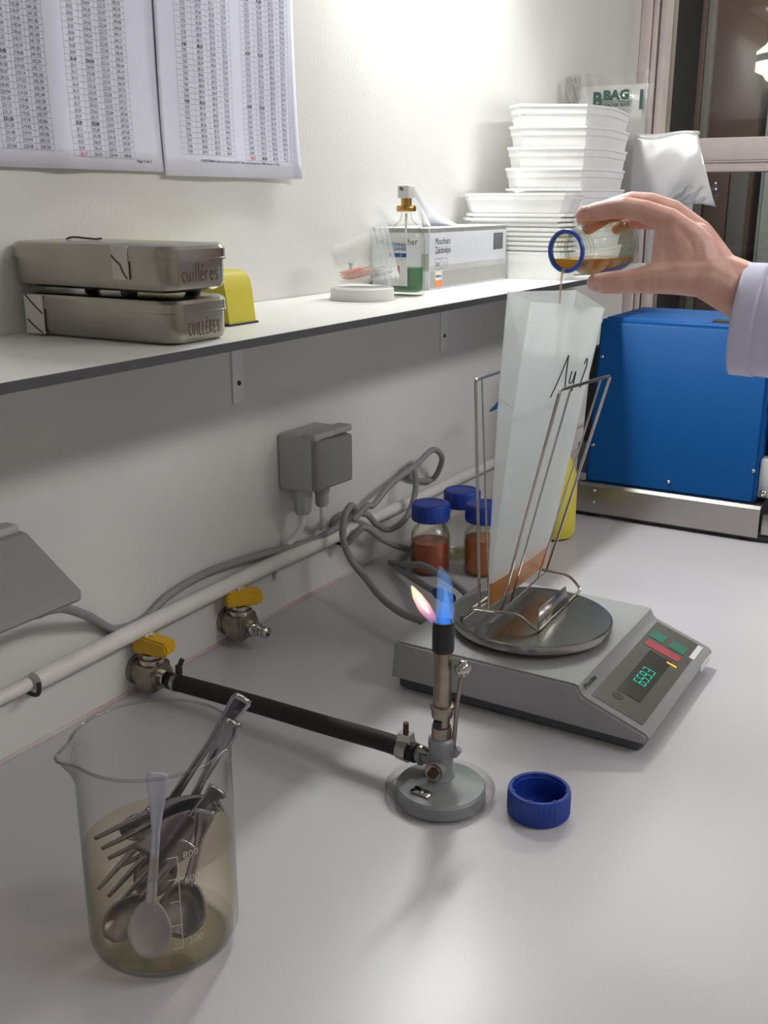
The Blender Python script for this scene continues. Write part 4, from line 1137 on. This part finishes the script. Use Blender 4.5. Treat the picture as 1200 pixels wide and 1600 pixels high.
# ---------------------------------------------------------------- the person's hand and sleeve
per = thing('person', 'person in a white lab coat sleeve pouring from a glass bottle', 'person', (.98, 1.1, -.9))
def limb(chain):
    m = MB()
    for (p, r), (q, s_) in zip(chain[:-1], chain[1:]):
        p, q = V(p), V(q); n = max(2, int((q - p).length / .004))
        for i in range(n + 1):
            f_ = i / n
            m.join(ball(p.lerp(q, f_), r + (s_ - r) * f_, 12))
    return m
hand = MB()
chains = [
    # index, middle, ring, little
    [((.470, 1.072, .468), .0165), ((.444, 1.071, .4875), .0132), ((.420, 1.068, .4965), .0114), ((.400, 1.066, .5000), .0112), ((.384, 1.065, .4985), .0102), ((.371, 1.064, .4960), .0098), ((.3565, 1.063, .4925), .0082)],
    [((.470, 1.092, .472), .0165), ((.440, 1.094, .4955), .0130), ((.417, 1.0935, .5040), .0114), ((.398, 1.093, .5055), .0110), ((.378, 1.093, .5010), .0098), ((.366, 1.093, .4965), .0094), ((.347, 1.092, .487), .0080)],
    [((.470, 1.110, .466), .016), ((.440, 1.114, .488), .0125), ((.397, 1.114, .4995), .0104), ((.366, 1.114, .4930), .0092), ((.346, 1.112, .479), .0078)],
    [((.472, 1.124, .456), .015), ((.444, 1.131, .476), .0112), ((.412, 1.1325, .486), .0092), ((.388, 1.1335, .485), .0082), ((.370, 1.134, .478), .0070)],
    # thumb
    [((.486, 1.068, .436), .0225), ((.464, 1.058, .4355), .0195), ((.443, 1.050, .4330), .0160), ((.422, 1.046, .4295), .0126), ((.404, 1.0450, .4275), .0122), ((.391, 1.0455, .4262), .0114), ((.3805, 1.047, .4260), .0096)],
    # web and ball of the thumb up to the index knuckle
    [((.470, 1.066, .446), .020), ((.460, 1.067, .460), .018), ((.452, 1.070, .476), .0145)],
    [((.458, 1.060, .441), .0175), ((.455, 1.066, .456), .0155), ((.449, 1.070, .470), .0135)],
    [((.448, 1.057, .440), .0150), ((.4445, 1.063, .457), .0125), ((.4425, 1.068, .474), .0115)],
    [((.480, 1.070, .446), .0215), ((.476, 1.072, .460), .0185)],
    # metacarpals to the wrist
    [((.470, 1.072, .468), .0165), ((.495, 1.076, .4365), .0205), ((.520, 1.082, .4245), .0240)],
    [((.470, 1.092, .472), .0165), ((.495, 1.090, .4375), .0205), ((.520, 1.090, .4255), .0240)],
    [((.470, 1.110, .466), .016), ((.496, 1.102, .433), .0200), ((.520, 1.096, .4225), .0235)],
    [((.472, 1.124, .456), .015), ((.498, 1.111, .429), .0190), ((.520, 1.100, .4210), .0225)],
    [((.486, 1.068, .436), .0225), ((.503, 1.074, .427), .0235), ((.520, 1.082, .4165), .0245)],
    [((.470, 1.082, .470), .0165), ((.495, 1.083, .437), .0205)],
    [((.470, 1.101, .470), .0160), ((.496, 1.096, .4355), .0200)],
    # palm heel
    [((.474, 1.095, .452), .019), ((.498, 1.090, .430), .0245), ((.520, 1.09, .417), .0245)],
    # forearm inside the sleeve
    [((.520, 1.085, .4205), .0250), ((.545, 1.086, .412), .0260), ((.60, 1.088, .402), .0285), ((.68, 1.092, .396), .033)],
    [((.520, 1.096, .4205), .0235), ((.545, 1.098, .412), .0245), ((.60, 1.098, .402), .0275), ((.68, 1.100, .396), .032)],
]
for ch in chains: hand.join(limb(ch))
hv = root_loc(per)
hand.v = [p - hv for p in hand.v]
me = bpy.data.meshes.new('hand_raw')
me.from_pydata([tuple(p) for p in hand.v], [], hand.f); me.update()
ho = bpy.data.objects.new('hand_raw', me); col.objects.link(ho)
md = ho.modifiers.new('r', 'REMESH'); md.mode = 'VOXEL'; md.voxel_size = .00125; md.adaptivity = 0
ms_ = ho.modifiers.new('s', 'SMOOTH'); ms_.factor = .5; ms_.iterations = 9
bpy.context.view_layer.update()
dg = bpy.context.evaluated_depsgraph_get()
hm = bpy.data.meshes.new_from_object(ho.evaluated_get(dg))
bpy.data.objects.remove(ho); bpy.data.meshes.remove(me)
hm.name = 'hand'; hm.materials.clear(); hm.materials.append(MT['skin'])
hm.shade_smooth()
ho = bpy.data.objects.new('hand', hm); col.objects.link(ho); ho.parent = per
ho['label'] = 'bare hand gripping the glass bottle'
# nails
def nail(p, d, up, w=.0055, l=.0105):
    d = V(d).normalized(); up = V(up); up = (up - d * up.dot(d)).normalized(); s_ = d.cross(up); p = V(p)
    return grid(lambda u, v: p + s_ * (u * 2 - 1) * w * (1 - .35 * (abs(v * 2 - 1)) ** 3) + d * (v - .5) * l + up * (.0012 - .0030 * (u * 2 - 1) ** 2 - .0008 * abs(v * 2 - 1) ** 2), 8, 8)
obj('fingernail', nail((.3590, 1.0600, .5005), (-1, -.05, -.25), (-.1, -.25, 1)), 'nail', per, 60)
obj('fingernail', nail((.3865, 1.0385, .4205), (-1, .1, -.03), (-.05, -.75, -.65)), 'nail', per, 60)
# sleeve: oval tube from cuff to elbow and up to the shoulder
def sleeve_ring(c, ax, hy, hz, n=36, wav=0., ph=0.):
    F_ = axis_frame(ax, (0, 0, 1)); out = []
    for i in range(n):
        a = 2 * PI * i / n
        k = 1 + wav * math.sin(a * 3 + ph) + wav * .6 * math.sin(a * 5 - ph * 1.7)
        out.append(V(c) + F_.to_3x3() @ V((hz * k * math.cos(a), hy * k * math.sin(a), 0)))
    return out
path = [((.519, 1.088, .3930), (1, .02, -.07), .044, .0540), ((.541, 1.088, .3920), (1, .02, -.06), .045, .0545), ((.575, 1.089, .3905), (1, .02, .02), .047, .0555), ((.61, 1.090, .389), (1, .02, -.04), .050, .057), ((.66, 1.092, .384), (1, .02, -.08), .053, .0585),
        ((.72, 1.095, .378), (1, .03, -.08), .056, .061), ((.78, 1.098, .374), (1, .02, 0), .059, .064), ((.84, 1.10, .378), (1, -.02, .25), .063, .068), ((.88, 1.095, .41), (.7, -.05, .75), .066, .070), ((.915, 1.085, .48), (.35, -.06, 1), .068, .070), ((.945, 1.07, .57), (.3, -.06, 1), .074, .075), ((.98, 1.06, .65), (.5, -.05, .8), .078, .080)]
dense = []
for i in range(len(path) - 1):
    (c0, a0, y0_, z0_), (c1, a1, y1_, z1_) = path[i], path[i + 1]
    for j in range(5):
        q = j / 5; dense.append((V(c0).lerp(V(c1), q), V(a0).lerp(V(a1), q), y0_ + (y1_ - y0_) * q, z0_ + (z1_ - z0_) * q))
rings = [sleeve_ring(c, a, hy, hz, wav=.004 + .012 * min(1, i / 12), ph=i * .35) for i, (c, a, hy, hz) in enumerate(dense)]
sl = obj('coat_sleeve', loft(rings, False, False), 'coat', per, 60, thick=.0016)
sl['label'] = 'white lab coat sleeve'
cf = [sleeve_ring(c, a, hy + .0012, hz + .0012, wav=.005, ph=i * .35) for i, (c, a, hy, hz) in enumerate(dense[:6])]
obj('cuff_hem', loft(cf, False, False), 'coat', sl, 60, thick=.0012)
obj('sweater_cuff', loft([sleeve_ring((x, 1.089, .4085 - (x - .535) * .15), (1, .02, -.1), .031, .034) for x in (.531, .545, .57, .60)], False, False), 'sweater', per, 60, thick=.003)

# ---------------------------------------------------------------- burner in a dish
DXc, DYc = .380, .722
t = thing('petri_dish', 'clear shallow dish under the burner foot', 'dish', (DXc, DYc, 0))
obj('dish_wall', lathe([(0, 0), (.0485, 0), (.049, .0006), (.049, .0085), (.0478, .0085), (.0478, .0012), (0, .0012)], 64).mv(DXc, DYc, 0), 'dish', t)
bx, by_ = .3835, .7165
t = thing('gas_burner', 'grey gas burner with a lit flame standing in a clear dish', 'burner', (bx, by_, .0013))
z0 = .0013
obj('foot', lathe([(0, .0), (.0385, .0), (.0398, .0012), (.0398, .0115), (.0380, .0140), (.018, .0198), (.013, .0220), (0, .0225)], 64).mv(bx, by_, z0), 'burner', t)
obj('name_plate', MB().add([(.3690, .6865, .0186), (.3880, .6850, .0184), (.3885, .6925, .0200), (.3710, .6945, .0202)], [(0, 1, 2, 3)]), 'chrome', t, thick=.0008)
obj('boss', lathe([(0, .020), (.0135, .020), (.012, .0235), (.0105, .026), (.0105, .046), (.0115, .0475), (.0115, .058), (.0095, .060), (0, .060)], 30).mv(bx, by_, z0), 'burner', t)
obj('inlet', tube([(bx - .006, by_ + .002, .0345), (bx - .016, by_ + .0035, .0342), (bx - .030, by_ + .0065, .0336)], [.0072, .0056, .0052], 16, 1), 'burner', t)
obj('inlet_nut', tube([(bx - .0235, by_ + .005, .0338), (bx - .0195, by_ + .0042, .034)], .0088, 6, 1), 'burner', t)
vb = obj('valve_block', tube([(bx, by_ - .004, .033), (bx + .0005, by_ - .0145, .0335)], [.009, .0088], 20, 1), 'burner', t)
obj('valve_screw', tube([(bx + .0005, by_ - .014, .0335), (bx + .0008, by_ - .0185, .0335)], .0048, 6, 1), 'rust', vb)
obj('washer', tube([(bx + .0005, by_ - .0142, .0335), (bx + .0005, by_ - .0158, .0335)], .0072, 20, 1), 'nickel', vb)
obj('thumb_screw', tube([(bx - .0105, by_ - .004, .044), (bx - .016, by_ - .006, .046)], [.003, .0045], 12, 1).join(ball((bx - .017, by_ - .0063, .0468), .0042, 10)), 'nickel', t)
obj('air_sleeve', lathe([(.0080, .060), (.0088, .060), (.0088, .0705), (.0080, .0705)], 30, True).mv(bx, by_, z0), 'nickel', t)
obj('air_port', box(-.0035, .0035, -.0095, -.0045, .0715, .0778).mv(bx, by_, z0), 'dark', t)
obj('jet_cage', lathe([(0, .0703), (.0072, .0703), (.0072, .079), (.0088, .0795), (.0092, .0815), (.0092, .0868), (.0105, .0874), (.0105, .0900), (.0090, .0910), (0, .0910)], 30).mv(bx, by_, z0), 'nickel', t)
obj('barrel', lathe([(.0064, .090), (.0078, .090), (.0078, .1425), (.0064, .1425)], 32, True).mv(bx, by_, z0), 'nickel', t)
obj('head', lathe([(.0066, .141), (.0090, .141), (.0094, .1432), (.0094, .1665), (.0090, .1682), (.0078, .1682), (.0072, .163), (.0066, .150)], 36, True).mv(bx, by_, z0), 'burnerblack', t)
pl = obj('pilot_tube', tube([(bx + .0095, by_ + .004, .050), (bx + .0115, by_ + .0035, .075), (bx + .0135, by_ + .003, .100), (bx + .0165, by_ + .0035, .122)], [.0022, .0020, .0019, .0019], 10, 3), 'nickel', t)
obj('ball_knob', ball((bx + .0172, by_ + .0035, .129), .0075, 24), 'chrome', pl)
obj('pilot_arm', tube([(bx + .006, by_ + .002, .046), (bx + .012, by_ + .003, .0475), (bx + .0155, by_ + .004, .0515)], [.0055, .0045, .0032], 10, 1), 'burner', pl)

# flame
FZ = .165
MT['flame_blue'] = glow('flame_blue', '#3f7fe6', 1.0, .5, (.50, .10), '#7fb6f4', 0.0, .050)
MT['flame_orange'] = glow('flame_orange', '#6a4aa8', 2.2, .5, (.0, .95), '#ffb08a', -.002, .030)
MT['flame_core'] = glow('flame_core', '#ffd9c0', 3.0, .5, (.0, .9), '#fff0e0', 0.006, .030)
t = thing('flame', 'blue gas flame with an orange wisp rising from the burner', 'flame', (bx, by_, FZ))
def flame_obj(name, mb, m):
    return obj(name, mb, m, t, 60)
rt_ = V((.857, .516, 0))
def lick(pts, radii): return tube([V((bx, by_, FZ)) + rt_ * a + V((0, 0, z)) for a, z in pts], radii, 14, 6)
flame_obj('blue_cone', lick([(.000, -.002), (.0008, .012), (.0008, .026), (.0002, .038), (-.0020, .047), (-.004, .053)], [.0074, .0080, .0072, .0066, .0042, .0005]), 'flame_blue')
flame_obj('inner_cone', lick([(.001, -.002), (.0015, .010), (.002, .022), (.001, .034)], [.0050, .0042, .0028, .0004]), 'flame_blue')
flame_obj('orange_wisp', lick([(-.0065, .000), (-.0105, .008), (-.0165, .017), (-.0225, .027), (-.0270, .036)], [.0012, .0042, .0054, .0040, .0004]), 'flame_orange')
flame_obj('bright_wisp', lick([(-.0120, .011), (-.0165, .018), (-.0215, .026), (-.0258, .034)], [.0003, .0028, .0024, .0003]), 'flame_core')

# ---------------------------------------------------------------- beaker with cutlery
kx, ky = .2990, .4560
BH = .1600
sa = math.atan2(.403 - ky, .264 - kx)
def beaker_ring(r, z, spout=0., n=72):
    out = []
    for i in range(n):
        a = 2 * PI * i / n; d = (a - sa + PI) % (2 * PI) - PI
        k = spout * math.exp(-(d / .20) ** 2) * .0095 - spout * math.exp(-(d / .5) ** 2) * .001
        out.append((kx + (r + k) * math.cos(a), ky + (r + k) * math.sin(a), z - spout * .0015 * math.exp(-(d / .2) ** 2)))
    return out
t = thing('beaker', 'large glass beaker of pale liquid holding cutlery', 'beaker', (kx, ky, 0))
ro = .0525
outer = [beaker_ring(.020, .0012), beaker_ring(.040, .0004), beaker_ring(.0455, .0025), beaker_ring(.0500, .0075), beaker_ring(ro, .015), beaker_ring(ro, .05), beaker_ring(ro, .10), beaker_ring(ro, .139), beaker_ring(ro + .0004, .148, .35), beaker_ring(ro + .0014, .1555, .8), beaker_ring(ro + .0026, BH, 1.)]
obj('glass_wall', loft(outer, True, False), 'glass', t, 60)
obj('rim', tube(beaker_ring(ro + .0026, BH, 1.), .0010, 8, 1, closed=True), thin_glass('rim_glass', '#eef2f0', '#7c807c', 1.8, power=1.6), t, 60)
obj('base_glass', lathe([(0, .0012), (.040, .0006), (.0450, .003), (.0490, .0085), (.0455, .0075), (.038, .0042), (0, .004)], 64).mv(kx, ky, 0), 'glass', t)
lv = .083
liq = lathe([(0, .0045), (.039, .0048), (.0470, .0085), (.0506, .0155), (ro - .0012, .03), (ro - .0012, lv), (ro - .0022, lv - .0006), (0, lv - .0008)], 64).mv(kx, ky, 0)
tag(obj('beaker_liquid', liq, 'ethanol', at=(kx, ky, 0)), 'pale yellow liquid filling half of the large beaker', 'liquid')
# graduation marks on the side towards the camera
va = math.atan2(0 - ky, .757 - kx)
MT['enamel'] = mat('white_enamel', '#b4b5ae', .6)
def on_wall(da, z, lift=.0004): a = va + da; return V((kx + (ro + lift) * math.cos(a), ky + (ro + lift) * math.sin(a), z))
gm = tube([on_wall(.20, .030 + .005 * i) for i in range(15)], .00035, 5, 1)
for z in (.030, .048, .0665, .0835, .100):
    gm.join(tube([on_wall(.20 - .025 * i, z) for i in range(6)], .0003, 5, 1))
obj('scale', gm, 'enamel', t)
for s_, z in (('200', .031), ('600', .0785), ('800', .097)):
    a = va + .36; u_ = V((-math.sin(a), math.cos(a), 0))
    mb = text_mb(s_, .0072, (0, 0, 0), (1, 0, 0), (0, 0, 1))
    mb.v = [on_wall(.27 + p.x / ro, z + p.z) for p in mb.v]
    obj('scale_number', mb, 'enamel', t)

# cutlery: length L, bowl / tines at the origin end, handle rising along +z; then posed
def spoon_mb(L_, bw=.017, bl=.046):
    def hnd(u, v):
        z = bl * .92 + (L_ - bl * .92) * v
        w = .0035 + .0045 * max(0, v - .55) / .45 - .001 * math.sin(v * PI)
        w *= 1 if v < .96 else .75
        return V(((u * 2 - 1) * w, .0006 * math.sin(v * 3) + .004 * math.sin(v * PI) - .0012 * (u * 2 - 1) ** 2, z))
    def bowl(u, v):
        a = u * 2 - 1; w = bw * (math.sin(PI * (v * .93 + .035)) ** .62) * (1 - .18 * v)
        return V((a * w, .0085 * (1 - a * a) * math.sin(PI * v) * 1.0, bl * v))
    return grid(bowl, 12, 14), grid(hnd, 4, 22)
def fork_mb(L_):
    kf = 1.45
    def hnd(u, v):
        z = .062 * kf + (L_ - .062 * kf) * v; w = .0034 + .0045 * max(0, v - .55) / .45
        w *= 1 if v < .96 else .75
        return V(((u * 2 - 1) * w, .004 * math.sin(v * PI) - .0012 * (u * 2 - 1) ** 2, z))
    def head(u, v):
        a = u * 2 - 1; w = .0115 * kf * (1 - .72 * v ** 2.2)
        return V((a * w, .005 * math.sin(PI * (v * .8 + .1)), (.030 + .034 * v) * kf))
    tines = []
    for i in range(4):
        x = (-1 + 2 * i / 3) * .0095 * kf
        tines.append(grid(lambda u, v, x=x: V((x + (u * 2 - 1) * .0018 * kf * (.5 + .5 * v), .001 + .003 * v, .031 * kf * v)), 2, 8))
    return grid(head, 8, 8), grid(hnd, 4, 22), tines
def pose(mb, p0, p1, roll):
    F_ = axis_frame(V(p1) - V(p0), (math.cos(roll), math.sin(roll), .2)); return mb.xf(Matrix.Translation(V(p0)) @ F_)
def put_spoon(label, p0, p1, roll, bw=.017, bl=.046, m='spoon'):
    L_ = (V(p1) - V(p0)).length; b_, h_ = spoon_mb(L_, bw, bl)
    t = thing('spoon', label, 'spoon', p0, 'cutlery soaking in the beaker')
    obj('bowl', pose(b_, p0, p1, roll), m, t, 60, thick=.0011); obj('handle', pose(h_, p0, p1, roll), m, t, 60, thick=.0018)
def put_fork(label, p0, p1, roll):
    L_ = (V(p1) - V(p0)).length; hd, h_, tn = fork_mb(L_)
    t = thing('fork', label, 'fork', p0, 'cutlery soaking in the beaker')
    obj('head', pose(hd, p0, p1, roll), 'spoon', t, 60, thick=.0014); obj('handle', pose(h_, p0, p1, roll), 'spoon', t, 60, thick=.0018)
    for x in tn: obj('tine', pose(x, p0, p1, roll), 'spoon', t, 60, thick=.0014)
rtv = V((.857, .516, 0)); fwv = V((-.516, .857, 0)); C0 = V((kx, ky, 0))
def bp(a, b_, z): return C0 + rtv * a + fwv * b_ + V((0, 0, z))      # a: right in view, b: away
# every piece lies in its own layer of the beaker, front to back
RW = math.atan2(.516, .857)
put_spoon('pale plastic spoon standing upright in the beaker front', bp(-.006, -.031, .0065), bp(.008, -.024, .147), RW, .0165, .046, mat('pale_plastic_spoon', '#c9c8da', .35, trans=.35))
put_spoon('steel spoon lying low along the left of the beaker', bp(-.035, -.021, .014), bp(.026, -.021, .092), RW, .015, .046)
put_spoon('dark spoon resting bowl down behind the pale plastic spoon', bp(.010, -.012, .0085), bp(.036, -.012, .112), RW, .0185, .048)
put_fork('steel fork handle pointing to the right of the beaker', bp(-.035, -.003, .032), bp(.044, -.003, .122), RW)
put_fork('steel fork with its tines against the left of the beaker', bp(-.041, .006, .064), bp(.042, .006, .106), RW)
put_spoon('second spoon whose squared handle end clears the rim', bp(-.018, .0145, .022), bp(.0540, .0125, .166), RW, .016)
put_spoon('small steel spoon with its bowl near the liquid surface', bp(-.033, .022, .070), bp(.038, .022, .096), RW, .012, .034)
put_spoon('long spoon leaning out over the beaker rim', bp(-.018, .030, .060), bp(.0595, .0265, .177), RW, .014, .040)
